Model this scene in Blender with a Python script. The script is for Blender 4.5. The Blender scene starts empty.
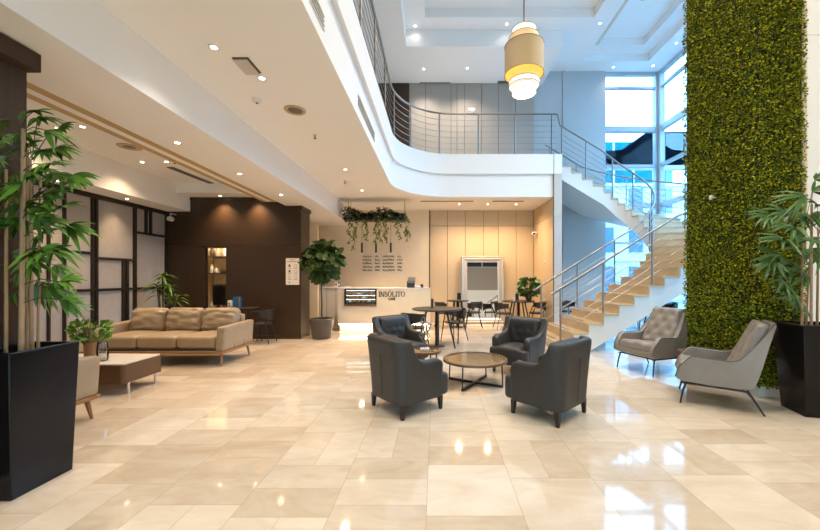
import bpy, bmesh, math, random
import numpy as np
from mathutils import Vector, Matrix, noise
R = math.radians
PI = math.pi
sc = bpy.context.scene
COL = sc.collection
random.seed(7)

# ------------------------------------------------------------------ camera
FPX, VX, VY, CH = 355.0, 436.0, 278.0, 1.35
def at(px, py, Y):
    """point seen at pixel (px,py) at depth Y"""
    return Vector(((px-VX)*Y/FPX, Y, CH-(py-VY)*Y/FPX))
def onz(px, py, Z):
    """point seen at pixel on the horizontal plane Z"""
    Y = (Z-CH)*FPX/(VY-py)
    return Vector(((px-VX)*Y/FPX, Y, Z))
cam_d = bpy.data.cameras.new('camera')
cam = bpy.data.objects.new('camera', cam_d); COL.objects.link(cam)
cam.location = (0, 0, CH); cam.rotation_euler = (R(90), 0, 0)
cam_d.sensor_width = 36; cam_d.lens = FPX/820*36
cam_d.shift_x = -26/820; cam_d.shift_y = 13/820
cam_d.clip_start = 0.05; cam_d.clip_end = 200
sc.camera = cam

# ------------------------------------------------------------------ materials
def lin(r, g, b):
    f = lambda c: (c/255/12.92) if c/255 <= 0.04045 else ((c/255+0.055)/1.055)**2.4
    return (f(r), f(g), f(b), 1)
def newmat(name):
    m = bpy.data.materials.new(name); m.use_nodes = True
    nt = m.node_tree; b = nt.nodes['Principled BSDF']
    return m, nt, b
def mat(name, col, rough=0.5, metal=0.0, var=0.0, scale=8.0, bump=0.0, bscale=40.0, stretch=None, spec=0.5, coat=0.0, tint=None, sheen=0.0):
    m, nt, b = newmat(name)
    if len(col) == 3: col = (*col, 1)
    b.inputs['Roughness'].default_value = rough
    b.inputs['Metallic'].default_value = metal
    b.inputs['Specular IOR Level'].default_value = spec
    b.inputs['Coat Weight'].default_value = coat
    b.inputs['Coat Roughness'].default_value = 0.08
    if sheen: b.inputs['Sheen Weight'].default_value = sheen
    tc = nt.nodes.new('ShaderNodeTexCoord'); mp = nt.nodes.new('ShaderNodeMapping')
    nt.links.new(tc.outputs['Object'], mp.inputs['Vector'])
    if stretch: mp.inputs['Scale'].default_value = stretch
    n = nt.nodes.new('ShaderNodeTexNoise'); n.inputs['Scale'].default_value = scale; n.inputs['Detail'].default_value = 5
    nt.links.new(mp.outputs[0], n.inputs['Vector'])
    mx = nt.nodes.new('ShaderNodeMix'); mx.data_type = 'RGBA'
    c2 = tint if tint else tuple(c*(1-var) for c in col[:3])
    mx.inputs[6].default_value = col; mx.inputs[7].default_value = (*c2[:3], 1)
    nt.links.new(n.outputs['Fac'], mx.inputs[0]); nt.links.new(mx.outputs[2], b.inputs['Base Color'])
    if bump:
        n2 = nt.nodes.new('ShaderNodeTexNoise'); n2.inputs['Scale'].default_value = bscale; n2.inputs['Detail'].default_value = 4
        nt.links.new(mp.outputs[0], n2.inputs['Vector'])
        bp = nt.nodes.new('ShaderNodeBump'); bp.inputs['Strength'].default_value = bump; bp.inputs['Distance'].default_value = 0.01
        nt.links.new(n2.outputs['Fac'], bp.inputs['Height']); nt.links.new(bp.outputs[0], b.inputs['Normal'])
    return m
def emit(name, col, s):
    m, nt, b = newmat(name)
    b.inputs['Base Color'].default_value = (*col, 1); b.inputs['Emission Color'].default_value = (*col, 1)
    b.inputs['Emission Strength'].default_value = s
    return m
def glassmat(name, tint=(0.93, 0.97, 1.0), refl=0.5):
    m, nt, b = newmat(name); nt.nodes.remove(b)
    out = nt.nodes['Material Output']
    t = nt.nodes.new('ShaderNodeBsdfTransparent'); t.inputs[0].default_value = (*tint, 1)
    g = nt.nodes.new('ShaderNodeBsdfGlossy'); g.inputs['Roughness'].default_value = 0.02
    fr = nt.nodes.new('ShaderNodeFresnel'); fr.inputs[0].default_value = 1.45
    mu = nt.nodes.new('ShaderNodeMath'); mu.operation = 'MULTIPLY'; mu.inputs[1].default_value = refl
    nt.links.new(fr.outputs[0], mu.inputs[0])
    mx = nt.nodes.new('ShaderNodeMixShader')
    nt.links.new(mu.outputs[0], mx.inputs[0]); nt.links.new(t.outputs[0], mx.inputs[1]); nt.links.new(g.outputs[0], mx.inputs[2])
    nt.links.new(mx.outputs[0], out.inputs[0])
    return m
def mathn(nt, op, a=None, b=None, c=None):
    n = nt.nodes.new('ShaderNodeMath'); n.operation = op
    for i, x in enumerate((a, b, c)):
        if x is None: continue
        if isinstance(x, (int, float)): n.inputs[i].default_value = x
        else: nt.links.new(x, n.inputs[i])
    return n.outputs[0]
def floormat():
    m, nt, b = newmat('polished_marble_tiles')
    tc = nt.nodes.new('ShaderNodeTexCoord'); sep = nt.nodes.new('ShaderNodeSeparateXYZ')
    nt.links.new(tc.outputs['Object'], sep.inputs[0])
    T = 0.552
    xs = mathn(nt, 'DIVIDE', mathn(nt, 'ADD', sep.outputs[0], 0.055+20*T), T)
    ci = mathn(nt, 'FLOOR', xs); fx = mathn(nt, 'FRACT', xs)
    wn1 = nt.nodes.new('ShaderNodeTexWhiteNoise'); wn1.noise_dimensions = '1D'; nt.links.new(ci, wn1.inputs['W'])
    ys = mathn(nt, 'ADD', mathn(nt, 'DIVIDE', mathn(nt, 'ADD', sep.outputs[1], 30.0), T), wn1.outputs['Value'])
    ri = mathn(nt, 'FLOOR', ys); fy = mathn(nt, 'FRACT', ys)
    cmb = nt.nodes.new('ShaderNodeCombineXYZ'); nt.links.new(ci, cmb.inputs[0]); nt.links.new(ri, cmb.inputs[1])
    wn2 = nt.nodes.new('ShaderNodeTexWhiteNoise'); wn2.noise_dimensions = '3D'; nt.links.new(cmb.outputs[0], wn2.inputs['Vector'])
    v = wn2.outputs['Value']
    splitx = mathn(nt, 'LESS_THAN', v, 0.3)
    splity = mathn(nt, 'MULTIPLY', mathn(nt, 'GREATER_THAN', v, 0.3), mathn(nt, 'LESS_THAN', v, 0.65))
    hx = mathn(nt, 'MULTIPLY', mathn(nt, 'GREATER_THAN', fx, 0.5), splitx)
    hy = mathn(nt, 'MULTIPLY', mathn(nt, 'GREATER_THAN', fy, 0.5), splity)
    sub = mathn(nt, 'ADD', hx, mathn(nt, 'MULTIPLY', hy, 2.0))
    cm2 = nt.nodes.new('ShaderNodeCombineXYZ'); nt.links.new(ci, cm2.inputs[0]); nt.links.new(ri, cm2.inputs[1]); nt.links.new(mathn(nt, 'ADD', sub, 0.5), cm2.inputs[2])
    wn3 = nt.nodes.new('ShaderNodeTexWhiteNoise'); wn3.noise_dimensions = '3D'; nt.links.new(cm2.outputs[0], wn3.inputs['Vector'])
    # joint distance
    def edge(f):
        return mathn(nt, 'MINIMUM', f, mathn(nt, 'SUBTRACT', 1.0, f))
    mid = lambda f: mathn(nt, 'ABSOLUTE', mathn(nt, 'SUBTRACT', f, 0.5))
    ex, ey = edge(fx), edge(fy)
    mxd = mathn(nt, 'ADD', mid(fx), mathn(nt, 'SUBTRACT', 1.0, splitx))
    myd = mathn(nt, 'ADD', mid(fy), mathn(nt, 'SUBTRACT', 1.0, splity))
    d = mathn(nt, 'MINIMUM', mathn(nt, 'MINIMUM', ex, ey), mathn(nt, 'MINIMUM', mxd, myd))
    joint = mathn(nt, 'LESS_THAN', d, 0.0035)
    # veining, a different piece of stone in each tile
    add = nt.nodes.new('ShaderNodeVectorMath'); add.operation = 'MULTIPLY_ADD'
    nt.links.new(wn3.outputs['Color'], add.inputs[0]); add.inputs[1].default_value = (30, 30, 30); nt.links.new(tc.outputs['Object'], add.inputs[2])
    n1 = nt.nodes.new('ShaderNodeTexNoise'); n1.inputs['Scale'].default_value = 2.2; n1.inputs['Detail'].default_value = 8; n1.inputs['Roughness'].default_value = 0.65; n1.inputs['Distortion'].default_value = 0.6
    mp = nt.nodes.new('ShaderNodeMapping'); mp.inputs['Scale'].default_value = (1, 2.2, 1)
    nt.links.new(add.outputs[0], mp.inputs[0]); nt.links.new(mp.outputs[0], n1.inputs['Vector'])
    cr = nt.nodes.new('ShaderNodeValToRGB'); e = cr.color_ramp.elements
    e[0].position = 0.12; e[0].color = FLOOR_A; e[1].position = 0.85; e[1].color = FLOOR_B
    mixv = mathn(nt, 'ADD', mathn(nt, 'MULTIPLY', wn3.outputs['Value'], 0.34), mathn(nt, 'MULTIPLY', n1.outputs['Fac'], 0.78))
    nt.links.new(mixv, cr.inputs[0])
    mx = nt.nodes.new('ShaderNodeMix'); mx.data_type = 'RGBA'
    nt.links.new(mathn(nt, 'MULTIPLY', joint, 0.55), mx.inputs[0]); nt.links.new(cr.outputs[0], mx.inputs[6]); mx.inputs[7].default_value = (0.26, 0.19, 0.12, 1)
    nt.links.new(mx.outputs[2], b.inputs['Base Color'])
    b.inputs['Roughness'].default_value = 0.06; b.inputs['Specular IOR Level'].default_value = 0.85
    return m
FLOOR_A = (0.36, 0.275, 0.18, 1); FLOOR_B = (0.65, 0.575, 0.48, 1)
M = {}
M['floor'] = floormat()
M['white'] = mat('white_paint', (0.87, 0.86, 0.84), 0.6, var=0.03, scale=2)
M['ceil'] = mat('ceiling_paint', (0.86, 0.86, 0.855), 0.7, var=0.03, scale=2)
M['gold'] = mat('gold_trim_paint', (0.52, 0.36, 0.16), 0.5, var=0.1)
M['greywall'] = mat('grey_wall_paint', (0.44, 0.44, 0.44), 0.6, var=0.04, scale=3)
M['panel'] = mat('beige_wall_panel', (0.60, 0.47, 0.31), 0.5, var=0.12, scale=30, stretch=(1, 1, 0.15))
M['upanel'] = mat('taupe_wall_panel', (0.37, 0.325, 0.28), 0.5, var=0.1, scale=30, stretch=(1, 1, 0.15))
M['joint'] = mat('dark_panel_joint', (0.10, 0.075, 0.05), 0.7, var=0.1)
M['cream'] = mat('cream_plaster', (0.78, 0.655, 0.475), 0.5, var=0.1, scale=6, bump=0.05)
M['wood'] = mat('dark_wenge_wood', (0.044, 0.023, 0.010), 0.36, tint=(0.026, 0.0135, 0.006), scale=60, stretch=(1, 1, 0.05), bump=0.05, bscale=60)
M['greywood'] = mat('dark_grained_column_wood', (0.075, 0.043, 0.024), 0.6, tint=(0.045, 0.026, 0.014), scale=70, stretch=(1, 1, 0.04), bump=0.05, bscale=60, spec=0.2)
M['fabric'] = mat('off_white_wall_fabric', (0.42, 0.395, 0.37), 0.85, var=0.18, scale=12, bump=0.15, bscale=200)
M['bronze'] = mat('dark_bronze_metal', (0.035, 0.027, 0.022), 0.4, metal=0.4, var=0.2)
M['leather'] = mat('taupe_leather', (0.34, 0.265, 0.18), 0.38, var=0.25, scale=10, bump=0.25, bscale=60)
M['walnut'] = mat('walnut_veneer', (0.125, 0.062, 0.026), 0.35, tint=(0.07, 0.034, 0.014), scale=14, stretch=(6, 6, 0.6))
M['oak'] = mat('oak_leg_wood', (0.30, 0.15, 0.06), 0.4, var=0.3, scale=20)
M['marble'] = mat('white_marble_top', (0.78, 0.75, 0.71), 0.12, var=0.08, scale=5)
M['steel'] = mat('brushed_stainless_steel', (0.30, 0.285, 0.27), 0.3, metal=1.0, var=0.1, scale=30)
M['chrome'] = mat('polished_chrome', (0.75, 0.75, 0.76), 0.12, metal=1.0, var=0.05)
M['char'] = mat('charcoal_leather', (0.042, 0.039, 0.037), 0.45, var=0.3, scale=25, bump=0.2, bscale=140, spec=0.38)
M['black'] = mat('black_metal', (0.012, 0.012, 0.013), 0.4, var=0.2)
M['blackwood'] = mat('black_stained_wood', (0.018, 0.014, 0.012), 0.4, var=0.3, scale=30)
M['grey_l'] = mat('warm_grey_leather', (0.255, 0.218, 0.185), 0.42, var=0.16, scale=12, bump=0.15, bscale=120)
M['piping'] = mat('dark_piping', (0.07, 0.065, 0.06), 0.5, var=0.1)
M['planter'] = mat('glossy_black_planter', (0.005, 0.005, 0.006), 0.2, var=0.3, scale=6, spec=0.3)
M['soil'] = mat('dark_soil', (0.03, 0.02, 0.012), 0.9, var=0.6, scale=60, bump=0.6)
M['cane'] = mat('pale_bamboo_cane', (0.46, 0.30, 0.165), 0.45, tint=(0.27, 0.16, 0.08), scale=20, stretch=(1, 1, 0.1))
M['leafA'] = mat('bright_green_leaf', (0.12, 0.27, 0.024), 0.5, tint=(0.06, 0.15, 0.012), scale=9)
M['leafB'] = mat('deep_green_leaf', (0.05, 0.13, 0.016), 0.45, tint=(0.022, 0.065, 0.009), scale=7)
M['leafC'] = mat('mid_green_leaf', (0.075, 0.175, 0.03), 0.45, tint=(0.035, 0.09, 0.016), scale=9)
M['leafD'] = mat('dark_green_leaf', (0.045, 0.085, 0.014), 0.55, tint=(0.018, 0.04, 0.008), scale=7, spec=0.25)
M['ivy'] = mat('ivy_leaf', (0.19, 0.24, 0.035), 0.5, tint=(0.05, 0.09, 0.012), scale=5)
M['moss'] = mat('moss_leaf', (0.20, 0.205, 0.012), 0.6, tint=(0.035, 0.075, 0.006), scale=9)
M['mossbase'] = mat('moss_mat', (0.03, 0.045, 0.006), 0.9, var=0.6, scale=40, bump=0.8, bscale=60)
M['step'] = mat('cream_marble_step', (0.63, 0.50, 0.33), 0.2, tint=(0.54, 0.40, 0.24), scale=4, stretch=(1, 1, 3))
M['strip'] = mat('dark_grip_strip', (0.04, 0.035, 0.03), 0.7, var=0.1)
M['stringer'] = mat('stair_white_paint', (0.78, 0.75, 0.71), 0.5, var=0.04, scale=3)
M['stone'] = mat('pale_stone_cladding', (0.60, 0.56, 0.51), 0.4, var=0.12, scale=10)
M['glass'] = glassmat('clear_glass', refl=0.15)
M['glass_front'] = glassmat('warm_filter_glass', (0.98, 0.91, 0.82), 0.2)  # tint added to warm the blue daylight from the front
M['tglass'] = glassmat('table_glass', (0.96, 0.97, 0.95), 1.0)
M['frame_w'] = mat('white_aluminium', (0.40, 0.43, 0.46), 0.4, var=0.04)
M['silver'] = mat('silver_leaf_frame', (0.62, 0.58, 0.53), 0.38, metal=0.6, var=0.3, scale=40, bump=0.5, bscale=50)
M['mirror'] = mat('mirror_glass', (0.9, 0.9, 0.9), 0.01, metal=1.0, var=0.0)
M['potgrey'] = mat('grey_brown_pot_glaze', (0.085, 0.068, 0.055), 0.35, var=0.35, scale=6)
M['bark'] = mat('brown_bark', (0.10, 0.07, 0.045), 0.8, var=0.4, scale=30)
M['ink'] = mat('black_lettering', (0.02, 0.017, 0.015), 0.5, var=0.1)
M['paper'] = mat('white_paper', (0.78, 0.75, 0.70), 0.6, var=0.04)
M['greyink'] = mat('grey_print', (0.22, 0.20, 0.18), 0.6, var=0.1)
M['navy'] = mat('navy_card', (0.010, 0.022, 0.06), 0.35, var=0.2)
M['blue'] = mat('blue_card', (0.02, 0.13, 0.32), 0.3, var=0.3)
M['whiteplastic'] = mat('white_plastic', (0.72, 0.70, 0.67), 0.4, var=0.05)
M['vent'] = mat('grey_vent_metal', (0.16, 0.145, 0.13), 0.5, var=0.2)
M['ventgold'] = mat('beige_speaker_ring', (0.50, 0.38, 0.24), 0.5, var=0.1)
M['lens'] = emit('warm_lamp_lens', (1.0, 0.80, 0.55), 22)
M['lenscool'] = emit('neutral_lamp_lens', (1.0, 0.88, 0.70), 22)
M['lensdim'] = emit('dim_lamp_lens', (1.0, 0.80, 0.55), 2)
M['led'] = emit('warm_led_strip', (1.0, 0.78, 0.50), 24)
M['pastry'] = mat('golden_pastry', (0.62, 0.32, 0.09), 0.5, tint=(0.35, 0.14, 0.03), scale=14)
M['cakewhite'] = mat('white_icing', (0.8, 0.76, 0.7), 0.5, var=0.05)
M['jar'] = mat('pale_glazed_jar', (0.55, 0.48, 0.38), 0.25, var=0.3, scale=20)
M['tabletop_cane'] = mat('tan_table_inlay', (0.42, 0.30, 0.165), 0.12, tint=(0.30, 0.20, 0.10), scale=50, coat=0.6)
M['brownring'] = mat('brown_table_rim', (0.14, 0.075, 0.035), 0.35, var=0.25, scale=15)
M['kraft'] = None
def shade(name, col, em, s):
    m, nt, b = newmat(name)
    b.inputs['Base Color'].default_value = (*col, 1); b.inputs['Roughness'].default_value = 0.8
    b.inputs['Emission Color'].default_value = (*em, 1); b.inputs['Emission Strength'].default_value = s
    w = nt.nodes.new('ShaderNodeTexNoise'); w.inputs['Scale'].default_value = 120
    bp = nt.nodes.new('ShaderNodeBump'); bp.inputs['Strength'].default_value = 0.1
    nt.links.new(w.outputs['Fac'], bp.inputs['Height']); nt.links.new(bp.outputs[0], b.inputs['Normal'])
    return m
M['kraft'] = shade('kraft_lamp_shade', (0.50, 0.36, 0.20), (0.75, 0.48, 0.22), 0.12)
M['goldpale'] = shade('pale_gold_lamp_shade', (0.62, 0.47, 0.27), (0.95, 0.66, 0.34), 0.42)
M['goldshade'] = shade('amber_lamp_shade', (0.65, 0.40, 0.12), (1.0, 0.52, 0.10), 0.75)
M['whiteshade'] = shade('white_lamp_shade', (0.85, 0.8, 0.72), (1.0, 0.86, 0.66), 0.65)
M['diffuser'] = emit('lamp_diffuser', (1.0, 0.92, 0.80), 1.6)
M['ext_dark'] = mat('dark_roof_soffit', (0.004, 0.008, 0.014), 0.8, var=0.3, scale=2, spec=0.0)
M['ext_wall'] = mat('pale_facade', (0.60, 0.61, 0.62), 0.7, var=0.15, scale=1.5)
M['ext_glass'] = mat('facade_glass', (0.10, 0.18, 0.24), 0.2, var=0.3, scale=0.7)
M['ext_pave'] = mat('bounce_pavement', (0.66, 0.57, 0.46), 0.8, var=0.2, scale=2)  # warm colour put in so the unseen ground bounces less blue light
M['ext_blue'] = mat('blue_curtain_wall', (0.006, 0.13, 0.17), 0.8, var=0.3, scale=0.5, spec=0.0)
M['ext_floor'] = mat('terrace_paving', (0.42, 0.43, 0.44), 0.5, var=0.2, scale=2)

# ------------------------------------------------------------------ mesh helpers
class MB:
    def __init__(s): s.v = []; s.f = []
    def add(s, vs, fs):
        o = len(s.v); s.v += [tuple(p) for p in vs]; s.f += [tuple(i+o for i in f) for f in fs]; return s
    def box(s, x0, x1, y0, y1, z0, z1):
        if x0 > x1: x0, x1 = x1, x0
        if y0 > y1: y0, y1 = y1, y0
        if z0 > z1: z0, z1 = z1, z0
        return s.add([(x0,y0,z0),(x1,y0,z0),(x1,y1,z0),(x0,y1,z0),(x0,y0,z1),(x1,y0,z1),(x1,y1,z1),(x0,y1,z1)],
              [(0,3,2,1),(4,5,6,7),(0,1,5,4),(1,2,6,5),(2,3,7,6),(3,0,4,7)])
    def frustum(s, a, b, z0, z1):
        """a, b: (x0,x1,y0,y1) at z0 and z1"""
        return s.add([(a[0],a[2],z0),(a[1],a[2],z0),(a[1],a[3],z0),(a[0],a[3],z0),(b[0],b[2],z1),(b[1],b[2],z1),(b[1],b[3],z1),(b[0],b[3],z1)],
              [(0,3,2,1),(4,5,6,7),(0,1,5,4),(1,2,6,5),(2,3,7,6),(3,0,4,7)])
    def tube(s, pts, r, n=8, cap=True, flat=1.0):
        pts = [Vector(p) for p in pts]
        rs = r if isinstance(r, (list, tuple)) else [r]*len(pts)
        o = len(s.v); up = None
        for i, p in enumerate(pts):
            t = (pts[min(i+1, len(pts)-1)]-pts[max(i-1, 0)]).normalized()
            if up is None:
                up = Vector((0,0,1)) if abs(t.z) < 0.9 else Vector((1,0,0))
            a = t.cross(up)
            if a.length < 1e-4: a = t.cross(Vector((0,1,0)))
            a.normalize(); b = a.cross(t).normalized(); up = b
            for k in range(n):
                an = 2*PI*k/n
                s.v.append(tuple(p+a*math.cos(an)*rs[i]+b*math.sin(an)*rs[i]*flat))
        for i in range(len(pts)-1):
            for k in range(n):
                k2 = (k+1) % n
                s.f.append((o+i*n+k, o+i*n+k2, o+(i+1)*n+k2, o+(i+1)*n+k))
        if cap:
            s.f.append(tuple(o+k for k in reversed(range(n))))
            e = o+(len(pts)-1)*n; s.f.append(tuple(e+k for k in range(n)))
        return s
    def cyl(s, p0, p1, r0, r1=None, n=12):
        return s.tube([p0, p1], [r0, r0 if r1 is None else r1], n)
    def lathe(s, prof, n=24, c=(0,0,0), capb=True, capt=True):
        o = len(s.v)
        for (r, z) in prof:
            for k in range(n):
                a = 2*PI*k/n; s.v.append((c[0]+r*math.cos(a), c[1]+r*math.sin(a), c[2]+z))
        for i in range(len(prof)-1):
            for k in range(n):
                k2 = (k+1) % n; s.f.append((o+i*n+k, o+i*n+k2, o+(i+1)*n+k2, o+(i+1)*n+k))
        if capb: s.f.append(tuple(o+k for k in reversed(range(n))))
        if capt:
            e = o+(len(prof)-1)*n; s.f.append(tuple(e+k for k in range(n)))
        return s
    def prism(s, poly, z0, z1, fn=lambda x, y, z: (x, y, z)):
        n = len(poly)
        vs = [fn(x, y, z0) for x, y in poly]+[fn(x, y, z1) for x, y in poly]
        fs = [tuple(reversed(range(n))), tuple(range(n, 2*n))]+[(i, (i+1) % n, n+(i+1) % n, n+i) for i in range(n)]
        return s.add(vs, fs)
    def grid(s, fn, nu, nv, closeu=False, closev=False):
        o = len(s.v)
        for i in range(nu):
            for j in range(nv): s.v.append(tuple(fn(i, j)))
        for i in range(nu if closeu else nu-1):
            for j in range(nv if closev else nv-1):
                i2, j2 = (i+1) % nu, (j+1) % nv
                s.f.append((o+i*nv+j, o+i2*nv+j, o+i2*nv+j2, o+i*nv+j2))
        return s
    def rbox(s, c, size, r, n=8, deform=None):
        """rounded box, subdivided, with an optional deform(point in -1..1, point)"""
        hx, hy, hz = size[0]/2, size[1]/2, size[2]/2; r = min(r, hx, hy, hz)
        idx = {}; o = len(s.v); vs = []; fs = []
        def vert(u):
            key = tuple(round(q, 5) for q in u)
            if key in idx: return idx[key]
            p = Vector((u[0]*hx, u[1]*hy, u[2]*hz))
            inner = Vector((max(-hx+r, min(hx-r, p.x)), max(-hy+r, min(hy-r, p.y)), max(-hz+r, min(hz-r, p.z))))
            dlt = p-inner
            if dlt.length > 1e-9: p = inner+dlt.normalized()*r
            if deform: p = deform(Vector(u), p)
            idx[key] = len(vs); vs.append((p.x+c[0], p.y+c[1], p.z+c[2])); return idx[key]
        # denser sampling near edges
        ts = [math.sin((k/n*2-1)*PI/2) for k in range(n+1)]
        for ax in range(3):
            for sg in (-1, 1):
                for i in range(n):
                    for j in range(n):
                        q = []
                        for (a, b) in ((i, j), (i+1, j), (i+1, j+1), (i, j+1)):
                            u = [0, 0, 0]; u[ax] = sg; u[(ax+1) % 3] = ts[a]; u[(ax+2) % 3] = ts[b]
                            q.append(vert(u))
                        fs.append(tuple(q) if sg > 0 else tuple(reversed(q)))
        return s.add(vs, fs)
    def build(s, name, m, parent=None, smooth=40, bevel=0, seg=2, loc=None, subsurf=0, fixn=False):
        me = bpy.data.meshes.new(name); me.from_pydata(s.v, [], s.f); me.update()
        if fixn:
            bm = bmesh.new(); bm.from_mesh(me); bmesh.ops.recalc_face_normals(bm, faces=bm.faces); bm.to_mesh(me); bm.free()
        if smooth:
            me.polygons.foreach_set('use_smooth', [True]*len(me.polygons))
            if smooth < 180: me.set_sharp_from_angle(angle=R(smooth))
        me.materials.append(M[m] if isinstance(m, str) else m)
        o = bpy.data.objects.new(name, me); COL.objects.link(o)
        if parent: o.parent = parent
        if loc is not None: o.location = loc
        if bevel:
            b = o.modifiers.new('soft_edges', 'BEVEL'); b.width = bevel; b.segments = seg; b.limit_method = 'ANGLE'; b.angle_limit = R(35)
        if subsurf:
            b = o.modifiers.new('rounding', 'SUBSURF'); b.levels = subsurf; b.render_levels = subsurf
        return o
def tag(o, label=None, cat=None, group=None, kind=None):
    if label: o['label'] = label
    if cat: o['category'] = cat
    if group: o['group'] = group
    if kind: o['kind'] = kind
    return o
def thing(name, label, cat, loc=(0,0,0), rz=0.0, group=None):
    o = bpy.data.objects.new(name, None); COL.objects.link(o)
    o.location = loc; o.rotation_euler = (0, 0, rz); o.empty_display_size = 0.1
    return tag(o, label, cat, group)
def struct(o):
    o['kind'] = 'structure'; return o
def dup(root, loc, rz, label=None, group=None):
    r = root.copy(); COL.objects.link(r); r.location = loc; r.rotation_euler = (0, 0, rz)
    if label: r['label'] = label
    if group: r['group'] = group
    def rec(src, dst):
        for ch in list(src.children):
            c = ch.copy(); COL.objects.link(c); c.parent = dst; rec(ch, c)
    rec(root, r)
    return r
def face_rz(dx, dy):
    """rotation that turns local -Y (front) towards (dx,dy)"""
    return math.atan2(dy, dx)+PI/2

# ------------------------------------------------------------------ levels
ZB, ZC, ZM, ZP = 2.95, 3.42, 4.50, 3.34     # low beam soffit, lobby ceiling, mezzanine floor, left bay ceiling
XB, XG = -2.53, -3.33                       # beam face, gold edge
YB = 10.9                                   # back wall
XW, YW = 6.94, 11.05                        # window wall corner
YF = -5.0                                   # wall behind the camera

# ------------------------------------------------------------------ setting
struct(MB().box(-6.2, 7.1, YF-0.1, 11.2, -0.1, 0).build('floor', 'floor', smooth=0))
# mezzanine slab with the curved edge
def edge_curve(off=0.0, n=18):
    """front edge of the mezzanine from the left arm round the bend to the right end; off>0 moves outwards over the atrium"""
    c, r = (0.42, 7.65), 1.42
    pts = [(-1.0+off, YF)]
    pts += [(-1.0+off, y) for y in (-2, 0, 2, 4, 6)]
    for k in range(n+1):
        a = PI-(PI/2)*k/n
        pts.append((c[0]+(r-off)*math.cos(a), c[1]+(r-off)*math.sin(a)))
    pts.append((3.2, c[1]+r-off))
    return pts
def slab(off, z0, z1, right=3.2):
    e = edge_curve(off)
    poly = e[:-1]+[(right, e[-1][1]), (right, 10.95), (-6.1, 10.95), (-6.1, YF)]
    return MB().prism(poly, z0, z1)
lower = struct(slab(0.0, ZC, 4.0, 3.0).build('mezzanine_slab', 'ceil', smooth=30, fixn=True))
struct(slab(0.055, 4.0, ZM, 3.2).build('trim_1', 'white', smooth=30, fixn=True))
struct(slab(-0.02, 3.985, 4.0, 2.99).build('trim_2', 'white', smooth=30, fixn=True))
# low beam and the left bay
struct(MB().box(XG, XB, YF, YB, ZB, ZC).build('beam', 'ceil', smooth=0))
struct(MB().box(-6.1, XG, YF, YB, ZP, ZC).build('ceiling_left_bay', 'ceil', smooth=0))
struct(MB().box(XG-0.10, XG, YF, 7.44, ZB-0.004, ZB+0.06).build('trim_3', 'gold', smooth=0))
struct(MB().box(XG-0.20, XG-0.10, YF, 7.44, ZB+0.0, ZB+0.10).build('trim_4', 'ceil', smooth=0))
struct(MB().box(XG-0.29, XG-0.20, YF, 7.44, ZB-0.004, ZB+0.14).build('trim_5', 'gold', smooth=0))
struct(MB().box(-6.0, -5.44, YF, 8.4, 2.82, ZC).build('bulkhead_beam', 'ceil', smooth=0))
struct(MB().box(-5.44, XG, 7.44, 7.9, 3.135, ZC).build('bulkhead_beam_rear', 'ceil', smooth=0))
struct(MB().box(-6.1, XG, 8.4, YB, ZB, ZC).build('ceiling_cafe_side', 'ceil', smooth=0))
# walls
struct(MB().box(-6.2, -6.02, YF, 11.1, 0, 8.6).build('wall_left', 'white', smooth=0))
struct(MB().box(-6.2, 5.2, YW-0.05, YW+0.15, 0, 8.6).build('wall_back', 'greywall', smooth=0))
# back wall upper cladding: panels with shadow joints
def clad(name, xs, zs, y0, y1, m, gap=0.007):
    b = MB()
    for i in range(len(xs)-1):
        for j in range(len(zs)-1):
            b.box(xs[i]+gap, xs[i+1]-gap, y0, y1, zs[j]+gap, zs[j+1]-gap)
    return struct(b.build(name, m, smooth=0))
px2x = lambda px, Y: (px-VX)*Y/FPX
struct(MB().box(-6.1, 3.0, YB+0.03, YW-0.05, 0, 7.33).build('wall_back_lining', 'joint', smooth=0))
xs = [-0.82]+[px2x(p, YB) for p in (425.5, 451, 457, 464.6, 481.5, 498.5, 515.5)]+[3.0]
clad('trim_6', xs, [ZM, 7.33], YB-0.01, YB+0.03, 'upanel')
clad('trim_7', [-6.1, -3.4, -0.82], [ZM, 7.33], YB-0.02, YB+0.03, 'wood')
xs = [-0.19]+[px2x(p, YB) for p in (447.5, 465.3, 483.7, 498.4, 516.2)]+[2.99]
clad('trim_8', xs, [0.0, ZB, ZC], YB-0.0, YB+0.03, 'panel')
struct(MB().box(-6.0, -0.21, YB-0.06, YB+0.03, 0, ZC).build('wall_menu', 'cream', smooth=0))
struct(MB().box(-0.21, -0.185, YB-0.07, YB+0.03, 0, ZC).build('trim_9', 'joint', smooth=0))
struct(MB().box(3.92, 3.98, YW-0.09, YW-0.05, 0, 8.0).build('trim_10', 'greywall', smooth=0))
# cafe right wall (its end faces the lobby) and lining
struct(MB().box(3.02, 3.2, 9.05, YW-0.05, 0, ZM-0.005).build('wall_right_cafe', 'greywall', smooth=0))
b = MB()
for (y0, y1) in ((9.08, 9.98), (9.98, YB-0.01)):
    for (z0, z1) in ((0, ZB), (ZB, ZC)): b.box(2.99, 3.02, y0+0.006, y1-0.006, z0+0.006, z1-0.006)
struct(b.build('trim_11', 'panel', smooth=0))
b = MB()
for (z0, z1) in ((0, 1.0), (1.0, 2.92), (2.92, ZM)): b.box(3.0, 3.2, 9.02, 9.05, z0+0.006, z1-0.006)
struct(b.build('trim_12', 'stone', smooth=0))
struct(MB().box(2.985, 3.0, 9.015, 9.05, 0, ZM).build('trim_13', 'joint', smooth=0))
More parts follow.
